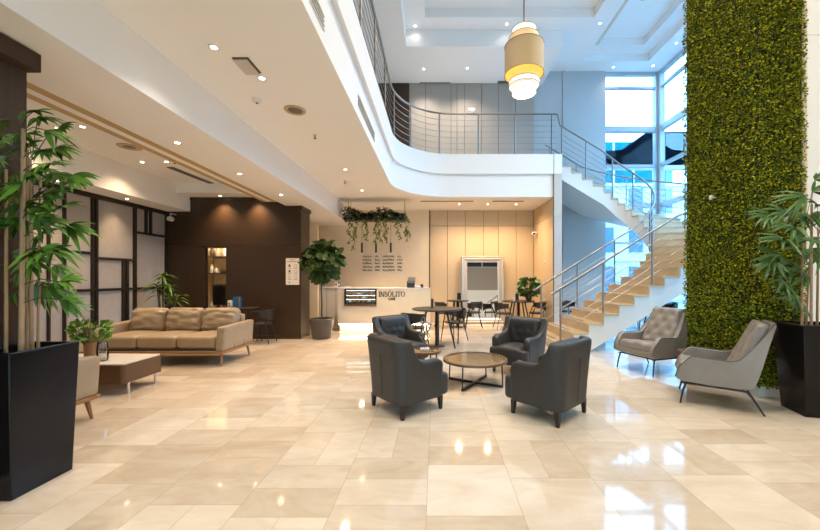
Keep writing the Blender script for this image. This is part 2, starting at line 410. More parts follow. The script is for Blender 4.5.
# dark wood block on the left, with the glazed opening
WX0, WX1, WY = -6.0, -2.99, 7.86
OX0, OX1, OZ = px2x(202, WY), px2x(226, WY), 2.05
b = MB()
b.box(WX0, OX0, WY, WY+0.12, 0, OZ).box(OX1, WX1, WY, WY+0.12, 0, OZ).box(WX0, WX1, WY, WY+0.12, OZ+0.012, 3.135)
b.box(WX1-0.12, WX1, WY+0.12, 8.4, 0, 2.95)
struct(b.build('wall_wood', 'wood', smooth=0))
struct(MB().box(WX0, WX1-0.01, WY+0.02, WY+0.12, OZ, OZ+0.012).build('trim_14', 'joint', smooth=0))
b = MB(); b.box(WX0, WX1+0.02, WY-0.02, WY, 3.07, 3.13).box(WX1-0.10, WX1+0.03, WY-0.02, 8.41, 2.86, ZB)
b.box(WX0, WX1+0.012, WY-0.012, WY, 0, 0.08).box(WX1, WX1+0.012, WY, 8.4, 0, 0.08)
struct(b.build('baseboard_back', 'wood', smooth=0))
# glazed niche room behind the opening
wn = struct(MB().box(OX0, OX0+0.05, WY+0.0, WY+0.14, 0, OZ).box(OX0, OX1, WY, WY+0.14, OZ-0.03, OZ).build('window_3', 'wood', smooth=0))
MB().box(OX0+0.09, OX1, WY+0.05, WY+0.056, 0, OZ-0.03).build('pane', 'glass', wn, smooth=0)
MB().box(OX0+0.05, OX0+0.09, WY+0.04, WY+0.07, 0, OZ-0.03).build('sash', 'bronze', wn, smooth=0)
b = MB(); b.box(-6.0, -3.2, 9.6, 9.7, 0, 2.8).box(-6.0, -5.9, 8.0, 9.6, 0, 2.8).box(-4.05, -3.95, 8.0, 9.6, 0, 2.8).box(-6.0, -3.95, 8.0, 9.7, 2.8, 2.9)
struct(b.build('wall_niche', 'cream', smooth=0))
# left wall: framed fabric panels
XP = -5.98
def ypx(px): return -XP*FPX/(VX-px)
pn = MB(); pn.box(XP-0.04, XP, 1.0, WY, 0, 2.82)
wl = struct(pn.build('wall_panels', 'fabric', smooth=0))
fr = MB()
def vpost(px, w, z0=0, z1=2.80, d=0.035):
    y = ypx(px); fr.box(XP, XP+d, y-w/2, y+w/2, z0, z1)
def hbar(p0, p1, z, w=0.045):
    fr.box(XP, XP+0.03, ypx(p0), ypx(p1), z-w/2, z+w/2)
fr.box(XP, XP+0.04, 1.0, WY, 2.74, 2.82); fr.box(XP, XP+0.04, 1.0, WY, 0, 0.1)
for p, w in ((30, .03), (47.5, .03), (63.3, .035), (91.5, .04), (95.6, .04), (134, .065), (165.5, .06)): vpost(p, w)
for p in (145.2, 149.8): vpost(p, .05, 2.26, 2.80)
for p in (122.6, 126.3): vpost(p, .055, 0, 1.70)
hbar(136, 166, 2.26); hbar(94, 135, 1.70); hbar(30, 92, 1.78); hbar(30, 166, 1.14)
fr.build('panel_frame', 'bronze', wl, smooth=0)
# near left wood column with cap
struct(MB().box(-4.2, -2.905, 0.6, 2.52, 0, 2.84).build('column', 'greywood', smooth=0))
struct(MB().box(-4.2, -2.82, 0.55, 2.535, 2.815, ZB-0.01).build('trim_15', 'greywood', smooth=0))
# atrium ceiling
def ring(b, outer, holes, z0, z1):
    """rect minus rect holes, as boxes (holes sorted in x, not overlapping in x)"""
    x0, x1, y0, y1 = outer; x = x0
    for h in sorted(holes):
        if h[0] > x: b.box(x, h[0], y0, y1, z0, z1)
        if h[2] > y0: b.box(h[0], h[1], y0, h[2], z0, z1)
        if h[3] < y1: b.box(h[0], h[1], h[3], y1, z0, z1)
        x = h[1]
    if x < x1: b.box(x, x1, y0, y1, z0, z1)
ac = MB()
ac.box(-6.1, -0.77, YF, YW, 7.33, 7.76); ac.box(-0.77, 3.3, 9.17, YW, 7.33, 7.76)
ring(ac, (-6.1, 7.1, YF, 11.2), [(-0.27, 3.9, -2, 8.72), (4.35, 6.29, 2.5, 10.5)], 7.76, 7.98)
ring(ac, (-6.1, 7.1, YF, 11.2), [(0.15, 3.55, -1.5, 8.25), (4.6, 5.92, 2.9, 10.1)], 7.98, 8.18)
ac.box(-6.1, 7.1, YF, 11.2, 8.18, 8.4)
struct(ac.build('ceiling', 'ceil', smooth=0))
struct(MB().box(4.53, 4.6, 2.9, 10.1, 7.965, 7.98).build('trim_16', 'cream', smooth=0))  # cream colour stands in for warm light along this tray edge
# windows: back and side
def glazing(name, plane, c, a0, a1, verts, z0=0.0, z1=7.76):
    """plane 'y' (back) or 'x' (side); verts = mullion positions; transoms common"""
    trans = [(0.0, 0.16), (1.18, 1.24), (2.41, 2.47), (3.55, 3.68), (4.80, 4.88), (5.90, 6.07), (7.24, 7.30), (7.66, 7.76)]
    b = MB(); t = 0.06
    for (q0, q1) in trans:
        if plane == 'y': b.box(a0, a1, c-t, c+t, q0, q1)
        else: b.box(c-t, c+t, a0, a1, q0, q1)
    for (p, w) in verts:
        if plane == 'y': b.box(p-w/2, p+w/2, c-t*1.2, c+t*1.2, z0, z1)
        else: b.box(c-t*1.2, c+t*1.2, p-w/2, p+w/2, z0, z1)
    w = struct(b.build(name, 'frame_w', smooth=0))
    g = MB()
    if plane == 'y': g.box(a0, a1, c+0.0, c+0.008, z0, z1)
    else: g.box(c, c+0.008, a0, a1, z0, z1)
    g.build('pane', 'glass', w, smooth=0)
    return w
glazing('window_1', 'y', YW+0.05, 5.2, XW, [(5.23, .08), (6.90, .16)])
glazing('window_2', 'x', XW+0.03, 4.1, YW, [(10.98, .12), (8.7, .07), (6.4, .07), (4.15, .1)])
# right: plain wall beside the moss column, and the shell behind the camera
MX0, MX1, MY0, MY1 = 3.635, 4.18, 4.02, 5.19
b = MB()
for (z0, z1) in ((0, 2.0), (2.0, 4.13), (4.13, 6.2), (6.2, 7.76)): b.box(MX1+0.06, 7.0, 4.06, 4.25, z0+0.004, z1-0.004)
b.box(MX1+0.07, 7.0, 4.07, 4.24, 0, 7.76)
struct(b.build('wall_right', 'white', smooth=0))
struct(MB().box(MX1, MX1+0.055, 4.05, 4.25, 0, 7.76).build('trim_17', 'cream', smooth=0))
struct(MB().box(6.98, 7.15, YF, 4.25, 0, 8.4).build('wall_right_front', 'white', smooth=0))
# front wall behind the camera; unseen low glazing added to light the lobby ceiling
b = MB()
b.box(-6.2, -1.5, YF-0.15, YF, 3.2, 8.4).box(5.5, 7.1, YF-0.15, YF, 3.2, 8.4).box(-1.5, 5.5, YF-0.15, YF, 3.2, 4.9).box(-1.5, 5.5, YF-0.15, YF, 7.2, 8.4)
struct(b.build('wall_front', 'upanel', smooth=0))
struct(MB().box(-6.2, -5.6, YF-0.15, YF, 0, 3.2).box(1.4, 7.1, YF-0.15, YF, 0, 3.2).box(-5.6, 1.4, YF-0.15, YF, 3.1, 3.2).build('wall_front_lower', 'white', smooth=0))
b = MB()
for x in (-5.6, -3.85, -2.1, -0.35, 1.4): b.box(x-0.05, x+0.05, YF-0.14, YF-0.02, 0, 3.1)
for z in (0.05, 2.4, 3.05): b.box(-5.6, 1.4, YF-0.13, YF-0.03, z-0.05, z+0.05)
wd = struct(b.build('fill_window', 'bronze', smooth=0))
MB().box(-5.6, 1.4, YF-0.08, YF-0.072, 0, 3.1).build('pane', 'glass_front', wd, smooth=0)
b = MB()
for x in (-1.5, 0.0, 1.5, 3.5, 5.5): b.box(x-0.05, x+0.05, YF-0.14, YF-0.02, 4.9, 7.2)
for z in (4.95, 7.15): b.box(-1.5, 5.5, YF-0.13, YF-0.03, z-0.05, z+0.05)
wf = struct(b.build('window_4', 'frame_w', smooth=0))
MB().box(-1.5, 1.5, YF-0.08, YF-0.072, 4.9, 7.2).build('pane', 'glass_front', wf, smooth=0)
MB().box(1.5, 5.5, YF-0.10, YF-0.072, 4.9, 7.2).build('glare_blocker', 'navy', wf, smooth=0)  # opaque dark panel added to cut window glare in the mirror

# ------------------------------------------------------------------ staircase
RS, RUN, T0, T1 = 0.173, 0.277, 9.0, 22.0
SCX, SCY, RI, RO = 4.45, 8.70, 0.70, 2.20
def spos(t, r):
    """plan position at step number t, at distance r from the turning centre"""
    if t <= T0: return (SCX-(T0-t)*RUN, SCY-r)
    if t >= T1: return (SCX-(t-T1)*0.287, SCY+r)
    a = -PI/2+PI*(t-T0)/(T1-T0)
    return (SCX+r*math.cos(a), SCY+r*math.sin(a))
st = thing('staircase', 'curved marble staircase with white stringers winding up to the mezzanine', 'staircase')
zbot = lambda t: max(0.0, t*RS-0.53)
body = MB()
SUB = 3
for k in range(1, 26):
    zt = k*RS-0.03
    for q in range(SUB):
        ta, tb = k+q/SUB, k+(q+1)/SUB
        for r, flip in ((RI, False), (RO, True)):
            a, c = spos(ta, r), spos(tb, r)
            za, zb_ = min(zbot(ta), zt), min(zbot(tb), zt)
            vs = [(a[0], a[1], za), (c[0], c[1], zb_), (c[0], c[1], zt), (a[0], a[1], zt)]
            body.add(vs, [(0, 1, 2, 3) if not flip else (3, 2, 1, 0)])
        a, c, d, e = spos(ta, RI), spos(tb, RI), spos(tb, RO), spos(ta, RO)
        body.add([(a[0], a[1], zbot(ta)), (c[0], c[1], zbot(tb)), (d[0], d[1], zbot(tb)), (e[0], e[1], zbot(ta))], [(0, 3, 2, 1)])
        body.add([(a[0], a[1], zt), (c[0], c[1], zt), (d[0], d[1], zt), (e[0], e[1], zt)], [(0, 1, 2, 3)])
    a, e = spos(k, RI), spos(k, RO)
    zl = (k-1)*RS-0.03 if k > 1 else 0
    body.add([(a[0], a[1], min(zbot(k), zl)), (e[0], e[1], min(zbot(k), zl)), (e[0], e[1], zt), (a[0], a[1], zt)], [(0, 1, 2, 3)])
a, e = spos(26, RI), spos(26, RO)
body.add([(a[0], a[1], zbot(26)), (e[0], e[1], zbot(26)), (e[0], e[1], 25*RS-0.03), (a[0], a[1], 25*RS-0.03)], [(3, 2, 1, 0)])
body.build('stringer', 'stringer', st, smooth=25)
for k in range(1, 26):
    b = MB(); ri, ro = RI-0.02, RO+0.02
    ts = [k-0.07]+[k+q/SUB for q in range(0, SUB+1)]
    if k in (9, 22): pass
    poly = [spos(t, ri) for t in ts]+[spos(t, ro) for t in reversed(ts)]
    b.prism(poly, k*RS-0.032, k*RS)
    rp = [spos(k-0.0, RI+0.002), spos(k, RO-0.002), spos(k+0.09, RO-0.002), spos(k+0.09, RI+0.002)]
    rp = [spos(k-0.015, ri+0.012), spos(k-0.015, ro-0.012), spos(k+0.05, ro-0.012), spos(k+0.05, ri+0.012)]
    b.prism(rp, max((k-1)*RS, 0)+0.001, k*RS-0.031)
    o = b.build('step', 'step', st, smooth=0, fixn=True)
    if k <= 8:
        sb = MB(); y0, y1 = SCY-RO+0.35, SCY-RI-0.12
        x = spos(k, 0)[0]+0.035
        sb.box(x, x+0.022, y0, y1, k*RS, k*RS+0.002).box(x+0.035, x+0.05, y0, y1, k*RS, k*RS+0.002)
        sb.build('grip_strip', 'strip', o, smooth=0)
# stair railings
def stair_rail(name, label, r, posts, t0, t1, H=0.93, extra=()):
    root = thing(name, label, 'railing')
    ts = [t0+(t1-t0)*i/140 for i in range(141)]
    def pt(t, h): p = spos(t, r); return Vector((p[0], p[1], max(t*RS, 0.0)+h))
    hp = [pt(t, H) for t in ts]+[Vector(e) for e in extra]
    MB().tube(hp, 0.021, 10).build('handrail', 'steel', root, smooth=60)
    for i in range(5):
        h = 0.13+0.145*i
        MB().tube([pt(t, h) for t in ts if t >= posts[0] and t <= posts[-1]], 0.006, 6).build('rail_bar', 'steel', root, smooth=60)
    for t in posts:
        p = spos(t, r); zb = math.floor(t+0.001)*RS
        po = MB().tube([(p[0], p[1], zb), (p[0], p[1], t*RS+H-0.01)], 0.018, 10).build('post', 'steel', root, smooth=60)
        MB().lathe([(0.045, 0), (0.045, 0.01), (0.025, 0.014)], 14, (p[0], p[1], zb)).build('base_flange', 'steel', po, smooth=60)
    return root
stair_rail('stair_railing', 'steel railing on the outer edge of the lower stair flight', RO-0.08, [1.26, 4.13, 7.4, 10.6, 13.6, 16.6, 19.6, 22.6, 25.4], 0.62, 25.9)
stair_rail('stair_railing', 'steel railing curling round the inner well of the staircase', RI+0.07, [1.42, 4.33, 7.34, 11.2, 14.8, 18.06, 20.7, 23.57, 25.8], 0.8, 25.95,
           extra=[(3.30, 9.44, 5.42), (3.10, 9.06, 5.52)])
# mezzanine railing
mz = thing('mezzanine_railing', 'curved steel railing along the mezzanine edge', 'railing')
ce = edge_curve(0.025, 24)
ce[0] = (-0.975, -1.0); ce = ce[:1]+[p for p in ce[1:] if p[1] > -0.9]
ce[-1] = (3.08, ce[-1][1])
MB().tube([(x, y, ZM+1.03) for x, y in ce], 0.024, 10).build('handrail', 'steel', mz, smooth=60)
for i in range(6):
    MB().tube([(x, y, ZM+0.13+0.148*i) for x, y in ce], 0.006, 6).build('rail_bar', 'steel', mz, smooth=60)
ypost = ce[-1][1]
pp = [(-0.975, y) for y in (0.2, 1.3, 2.4, 3.5, 4.6, 5.7, 6.8)]
for px in (394, 410.5, 439.4, 477, 514.6, 550, 556):
    best = min(range(len(ce)-1), key=lambda i: 9e9)
    cand = None
    for i in range(len(ce)-1):
        for q in range(20):
            x = ce[i][0]+(ce[i+1][0]-ce[i][0])*q/20; y = ce[i][1]+(ce[i+1][1]-ce[i][1])*q/20
            if y < 7: continue
            e = abs(VX+x*FPX/y-px)
            if cand is None or e < cand[0]: cand = (e, x, y)
    pp.append((cand[1], cand[2]))
for x, y in pp:
    po = MB().tube([(x, y, ZM), (x, y, ZM+1.02)], 0.018, 10).build('post', 'steel', mz, smooth=60)
    MB().lathe([(0.045, 0), (0.045, 0.01), (0.025, 0.014)], 12, (x, y, ZM)).build('base_flange', 'steel', po, smooth=60)

# ------------------------------------------------------------------ lamps
LIGHTS = []
def spot(name, p, W, col, size=R(120), blend=1.0, rad=0.06, parent=None):
    d = bpy.data.lights.new(name, 'SPOT'); d.energy = W; d.color = col; d.spot_size = size; d.spot_blend = blend; d.shadow_soft_size = rad
    o = bpy.data.objects.new(name, d); COL.objects.link(o); o.location = p
    if parent: o.parent = parent
    return o
WARM = (1.0, 0.69, 0.41); NEUT = (1.0, 0.87, 0.72)
dl_ring = None
def downlight(px, py, Z, label, W, col=WARM, lens='lens', size=R(125), group='recessed ceiling downlights', r=0.036, p=None):
    q = onz(px, py, Z) if p is None else Vector(p)
    t = thing('downlight', label, 'ceiling light', q, 0, group)
    MB().lathe([(r*0.78, 0.0), (r*0.80, -0.006), (r*1.25, -0.006), (r*1.3, 0.0)], 20, capb=False, capt=False).build('trim_ring', 'whiteplastic', t, smooth=60)
    MB().lathe([(r*0.79, -0.002), (0.001, -0.003)], 20, capb=False).build('lens', lens, t, smooth=60)
    if W: spot('downlight_lamp', (0, 0, -0.02), W, col, size, parent=t)
    return t
C1 = [(214, 47, 'downlight in lobby ceiling closest to the camera, left of the access panel'), (262, 78, 'downlight in lobby ceiling beside the square access panel'),
      (345.4, 169.4, 'downlight in lobby ceiling towards the hanging ivy shelf'), (362, 190.4, 'downlight in lobby ceiling just in front of the ivy shelf'),
      (459, 204, 'downlight over the cafe seats, first left of the mirror'), (487.6, 204, 'downlight over the cafe seats, straight above the mirror'), (516, 204, 'downlight over the cafe seats, right of the mirror')]
C1W = [70, 70, 150, 190, 210, 210, 210]
for k, (x, y, l) in enumerate(C1): downlight(x, y, ZC, l, C1W[k], NEUT if k < 2 else (1.0, .66, .37), size=R(125) if k < 4 else R(150))
for x, y, l in ((177.2, 142.5, 'downlight in the low beam soffit above the sofa'), (239.7, 173.7, 'downlight in the low beam soffit midway to the wood wall'), (281, 194.6, 'downlight in the low beam soffit close to the wood wall corner')):
    downlight(x, y, ZB, l, 80)
for x, y, l in ((82.5, 126.6, 'downlight in left bay ceiling, beside the tall bamboo'), (58, 128, 'downlight in left bay ceiling half hidden by bamboo leaves'), (142, 162, 'downlight in left bay ceiling before the round vent'), (166.3, 161.6, 'downlight in left bay ceiling by the long slot vent')):
    downlight(x, y, ZP, l, 80)
for x, y, l in ((220, 194.6, 'downlight grazing the dark wood wall above the lit shelves'), (255, 194, 'downlight grazing the dark wood wall above the side chair')):
    downlight(0, 0, 0, l, 150, p=((x-VX)*7.70/FPX, 7.70, 3.135), size=R(110))
for x, y, l in ((133, 198.6, 'downlight over the fabric wall panels, near the corner'), (67, 181, 'downlight over the fabric wall panels, by the bamboo')):
    q = onz(x, y, 2.82); downlight(0, 0, 0, l, 45, p=(-5.72, q.y, 2.82), size=R(95))
for x, y, l in ((423.8, 69, 'downlight in mezzanine ceiling near the dark corner'), (467.3, 68, 'downlight in mezzanine ceiling left of the pendant')):
    downlight(x, y, 7.33, l, 220, NEUT, 'lenscool', R(130))
for x, y, l in ((415.3, 25.8, 'downlight in ceiling tray border, above the bend of the mezzanine'), (507, 23.8, 'downlight in ceiling tray border, just left of the pendant'), (600, 23.2, 'downlight in ceiling tray border, right of the pendant')):
    downlight(x, y, 7.76, l, 4, NEUT, 'lenscool', R(150))
for x, y, l in ((613.6, 67, 'downlight over the top of the back window'), (653.3, 65.5, 'downlight in the ceiling corner of the window walls'), (676.4, 43, 'downlight over the side window beside the moss wall')):
    downlight(x, y, 7.76, l, 25, NEUT, 'lenscool', R(110))
# unseen fill spots without fittings, added to light the atrium
for (x, y, z) in ((1.1, 5.6, 8.16), (2.6, 5.6, 8.16), (1.1, 2.0, 8.16), (2.6, 2.0, 8.16), (4.12, 5.5, 7.74), (4.12, 2.0, 7.74), (4.12, -1.5, 7.74), (1.8, -1.2, 8.16)):
    spot('atrium_fill_lamp', (x, y, z), 540, NEUT, R(130), rad=.12)
for i, (x, y) in enumerate([(-1.75, 2.0), (-1.75, 0.0), (-1.75, -2.0)]):
    spot('lobby_ceiling_lamp', (x, y, ZC-0.02), 70, NEUT, R(125))

# ceiling fittings
t = thing('access_panel', 'small tilted vent cover in the lobby ceiling between two downlights', 'ceiling panel', onz(247, 65.5, ZC))
MB().box(-0.075, 0.08, -0.13, 0.125, -0.006, 0).build('recess', 'joint', t, smooth=0)
MB().box(-0.075, 0.06, -0.11, 0.125, -0.022, -0.008).build('cover', 'stone', t, smooth=0)
t = thing('smoke_detector', 'white dome smoke detector on the lobby ceiling', 'smoke detector', onz(257, 99, ZC))
MB().lathe([(0.055, 0), (0.055, -0.015), (0.04, -0.035), (0.015, -0.045)], 20).build('housing', 'whiteplastic', t, smooth=60)
MB().lathe([(0.014, -0.045), (0.01, -0.055)], 10).build('sensor', 'black', t, smooth=60)
t = thing('ceiling_speaker', 'round beige-rimmed speaker in the lobby ceiling', 'speaker', onz(295, 110, ZC))
MB().lathe([(0.085, -0.004), (0.09, -0.012), (0.125, -0.012), (0.13, 0)], 28, capb=False, capt=False).build('rim', 'ventgold', t, smooth=60)
MB().lathe([(0.001, -0.006), (0.088, -0.006)], 28, capb=False, capt=False).build('grille', 'vent', t, smooth=60)
def sprinkler(px, py, Z, label):
    t = thing('sprinkler', label, 'sprinkler', onz(px, py, Z))
    MB().lathe([(0.032, 0), (0.03, -0.006), (0.012, -0.01)], 14).build('plate', 'whiteplastic', t, smooth=60)
    MB().cyl((0, 0, -0.01), (0, 0, -0.05), 0.009, 0.007, 8).lathe([(0.022, -0.05), (0.022, -0.054)], 10).build('head', 'vent', t, smooth=60)
sprinkler(315, 135, ZC, 'small sprinkler in lobby ceiling past the round speaker')
sprinkler(345, 181, ZC, 'small sprinkler in lobby ceiling between the two far downlights')
sprinkler(174.5, 160.5, ZP, 'small sprinkler hanging in the left bay ceiling')
t = thing('ceiling_vent', 'round vent with beige plate in the left bay ceiling', 'vent', onz(129.5, 146.6, ZP))
MB().lathe([(0.08, -0.004), (0.085, -0.012), (0.15, -0.01), (0.155, 0)], 24, capb=False, capt=False).build('plate', 'ventgold', t, smooth=60)
MB().lathe([(0.08, -0.005), (0.05, -0.012), (0.001, -0.014)], 24, capb=False).build('grille', 'vent', t, smooth=60)
def slot(name, a, c, w, Z, label, n=3):
    a, c = Vector(a), Vector(c); d = (c-a); L = d.length; t = thing(name, label, 'vent', (a+c)/2, math.atan2(d.y, d.x))
    MB().box(-L/2, L/2, -w/2, w/2, -0.004, 0).build('recess', 'joint', t, smooth=0)
    b = MB()
    for i in range(n+1):
        y = -w/2+w*i/n; b.box(-L/2-0.01, L/2+0.01, y-0.008, y+0.008, -0.012, 0)
    b.build('grille', 'vent', t, smooth=0)
slot('slot_vent', onz(170, 167, ZP), onz(211, 183, ZP), 0.10, ZP, 'long slot vent in the left bay ceiling', 4)
q1, q2 = onz(421, 201, ZC), onz(473, 201, ZC)
slot('slot_vent', q1, q2, 0.05, ZC, 'long thin slot vent in cafe ceiling above the menu wall edge', 2)
slot('slot_vent', onz(493, 201, ZC), onz(523, 201, ZC), 0.05, ZC, 'short thin slot vent in cafe ceiling right of the mirror', 2)
slot('slot_vent', onz(420, 83.6, 7.33), onz(450, 83.6, 7.33), 0.12, 7.33, 'slot vent in mezzanine ceiling near the dark corner', 3)
slot('slot_vent', onz(498, 82, 7.33), onz(515, 82, 7.33), 0.12, 7.33, 'slot vent in mezzanine ceiling behind the pendant', 3)
def side_slot(y0, y1, z0, z1, label):
    t = thing('fascia_vent', label, 'vent', (-1.0, (y0+y1)/2, (z0+z1)/2))
    l, h = (y1-y0)/2, (z1-z0)/2
    MB().box(-0.004, 0.003, -l, l, -h, h).build('recess', 'joint', t, smooth=0)
    b = MB()
    for i in range(4): z = -h+2*h*i/3; b.box(-0.004, 0.012, -l-0.01, l+0.01, z-0.005, z+0.005)
    b.build('grille', 'whiteplastic', t, smooth=0)
side_slot(2.2, 3.15, 3.55, 3.67, 'long slot vent in the white mezzanine fascia, nearer the camera')
side_slot(4.55, 5.75, 3.56, 3.69, 'slot vent in the white mezzanine fascia, near the bend')
t = thing('smoke_detector', 'grey smoke detector in the bluish ceiling tray by the windows', 'smoke detector', (5.05, 8.6, 8.18))
MB().lathe([(0.11, 0), (0.11, -0.02), (0.07, -0.05)], 20).build('housing', 'vent', t, smooth=60)

# big pendant
pc = Vector((px2x(524, 6.0), 6.0, 0))
pd = thing('pendant_lamp', 'large tiered drum pendant lamp in kraft, amber and white', 'lamp', (pc.x, pc.y, 4.45))
def drum(name, r, z0, z1, m, parent=pd, th=0.006):
    o = MB().lathe([(r, z0), (r, z1), (r-th, z1), (r-th, z0), (r, z0)], 48, capb=False, capt=False).build(name, m, parent, smooth=50)
    b = MB()
    for z in (z0, z1): b.tube([(r*math.cos(2*PI*k/40), r*math.sin(2*PI*k/40), z) for k in range(41)], .0055, 5, cap=False)
    b.build('rim_wire', 'brownring', o, smooth=60)
    return o
Zr = lambda y: CH+(VY-y)*6/FPX-4.45
drum('top_shade', 0.196, Zr(39), Zr(29.8), 'whiteshade')
drum('collar_shade', 0.25, Zr(49), Zr(38), 'goldpale')
drum('main_shade', 0.322, Zr(75), Zr(46.5), 'kraft')
MB().lathe([(0.312, Zr(75)+0.005), (0.312, Zr(48))], 48, capb=False, capt=False).build('shade_lining', 'goldshade', pd, smooth=50)
drum('inner_shade', 0.25, Zr(81.5), Zr(52), 'goldshade')
drum('lower_shade', 0.25, Zr(86.5), Zr(81.5), 'whiteshade')
MB().lathe([(0.001, Zr(86)), (0.246, Zr(86))], 40, capb=False, capt=False).build('upper_diffuser', 'whiteshade', pd, smooth=50)
drum('bottom_shade', 0.196, Zr(93.5), Zr(86), 'whiteshade')
MB().lathe([(0.001, Zr(93)), (0.192, Zr(93))], 40, capb=False, capt=False).build('bottom_diffuser', 'diffuser', pd, smooth=50)
MB().lathe([(0.001, Zr(30)), (0.19, Zr(30))], 40, capb=False, capt=False).build('top_diffuser', 'whiteshade', pd, smooth=50)
MB().cyl((0, 0, Zr(30)), (0, 0, 8.18-4.45), 0.012, n=8).lathe([(0.07, 8.18-4.45), (0.06, 8.14-4.45), (0.012, 8.12-4.45)], 16).build('cord', 'brownring', pd, smooth=60)
pl = bpy.data.lights.new('pendant_bulb', 'POINT'); pl.energy = 12; pl.color = NEUT; pl.shadow_soft_size = 0.1
po = bpy.data.objects.new('pendant_bulb', pl); COL.objects.link(po); po.location = (0, 0, Zr(97)); po.parent = pd

# ------------------------------------------------------------------ plants
def leaf(b, base, d, L, w, droop=0.3, up=Vector((0, 0, 1)), n=4, ovate=False, fold=0.15):
    """one leaf blade starting at base along d, bending down"""
    d = d.normalized(); side = d.cross(up)
    if side.length < 1e-3: side = Vector((1, 0, 0))
    side.normalize(); nrm = side.cross(d).normalized()
    o = len(b.v)
    for i in range(n+1):
        s = i/n
        p = base+d*(L*s)-Vector((0, 0, 1))*(droop*L*s*s)
        wd = w*(math.sin(PI*min(1, 0.06+s*0.94))**0.8 if ovate else math.sin(PI*(0.04+0.96*s**0.72))**0.9)*0.5
        wd = max(wd, 0.0008)
        b.v += [tuple(p-side*wd+nrm*wd*fold), tuple(p), tuple(p+side*wd+nrm*wd*fold)]
    for i in range(n):
        q = o+i*3
        b.f += [(q, q+1, q+4, q+3), (q+1, q+2, q+5, q+4)]
def fan(b, p, d, n, L, w, rnd, spread=1.9, droop=0.45):
    d = d.normalized(); up = Vector((rnd.uniform(-.5, .5), rnd.uniform(-1.1, -.3), .75)).normalized()
    side = d.cross(up)
    if side.length < 1e-2: side = Vector((1, 0, 0))
    side.normalize()
    for k in range(n):
        a = (k/(n-1)-0.5)*spread if n > 1 else 0
        dd = (d*math.cos(a)+side*math.sin(a)+Vector((0, 0, rnd.uniform(-.2, .2))))
        leaf(b, p, dd, L*rnd.uniform(0.75, 1.1)*(1-0.25*abs(a)/1.2), w*rnd.uniform(.8, 1.15), droop*rnd.uniform(.5, 1.1), up=up, n=5)
def planter_mesh(bw, bd, tw, td, h, parent):
    b = MB(); t = 0.03
    b.frustum((-bw/2, bw/2, -bd/2, bd/2), (-tw/2, tw/2, -td/2, td/2), 0, h)
    b.f.pop(1)
    k = len(b.v)
    b.v += [(-tw/2+t, -td/2+t, h), (tw/2-t, -td/2+t, h), (tw/2-t, td/2-t, h), (-tw/2+t, td/2-t, h), (-tw/2+t+.01, -td/2+t+.01, h-.12), (tw/2-t-.01, -td/2+t+.01, h-.12), (tw/2-t-.01, td/2-t-.01, h-.12), (-tw/2+t+.01, td/2-t-.01, h-.12)]
    for i in range(4):
        j = (i+1) % 4
        b.f += [(4+i, 4+j, k+j, k+i), (k+i, k+j, k+4+j, k+4+i)]
    b.f.append((k+4, k+5, k+6, k+7))
    b.build('planter', 'planter', parent, smooth=0, bevel=0.006)
    MB().grid(lambda i, j: ((i/8-.5)*(tw-2*t-.03), (j/8-.5)*(td-2*t-.03), h-.075+0.012*noise.noise(Vector((i*.7, j*.9, h)))), 9, 9).build('soil', 'soil', parent, smooth=60)
def bamboo(root, canes, clusters, h, seed, Lr=(0.2, 0.3), wr=0.03, keep=None, mats=('leafA', 'leafB')):
    """canes: (x,y,top z, radius); clusters: (point, direction, n)"""
    rnd = random.Random(seed)
    for (x, y, zt, r) in canes:
        pts = []; rs = []
        lean = Vector((rnd.uniform(-.02, .02), rnd.uniform(-.02, .02), 0)); n = 14
        for i in range(n+1):
            z = h-0.08+(zt-h+0.08)*i/n
            for dz, k in ((-.006, 1), (0, 1.13), (.006, 1)):
                pts.append((x+lean.x*i/n, y+lean.y*i/n, z+dz)); rs.append(r*k*(1-.25*i/n))
        MB().tube(pts, rs, 8).build('cane', 'cane', root, smooth=60)
    for mi_, m_ in enumerate(mats):
        b = MB(); rr = random.Random(seed+1+mi_)
        for i, (p, d, n) in enumerate(clusters):
            if True:
                p = Vector(p)
                c = min(canes, key=lambda q: (q[0]-p.x)**2+(q[1]-p.y)**2)
                sp = Vector((c[0], c[1], min(p.z-0.02, c[2])))
                if (sp-p).length > 0.02: b.tube([sp, (sp+p)/2+Vector((0, 0, .03)), p], 0.003, 4, cap=False)
                fan(b, p, Vector(d), n, rr.uniform(*Lr), wr, rr)
        if keep: b.v = [keep(p) for p in b.v]
        b.build('foliage', m_, root, smooth=60)
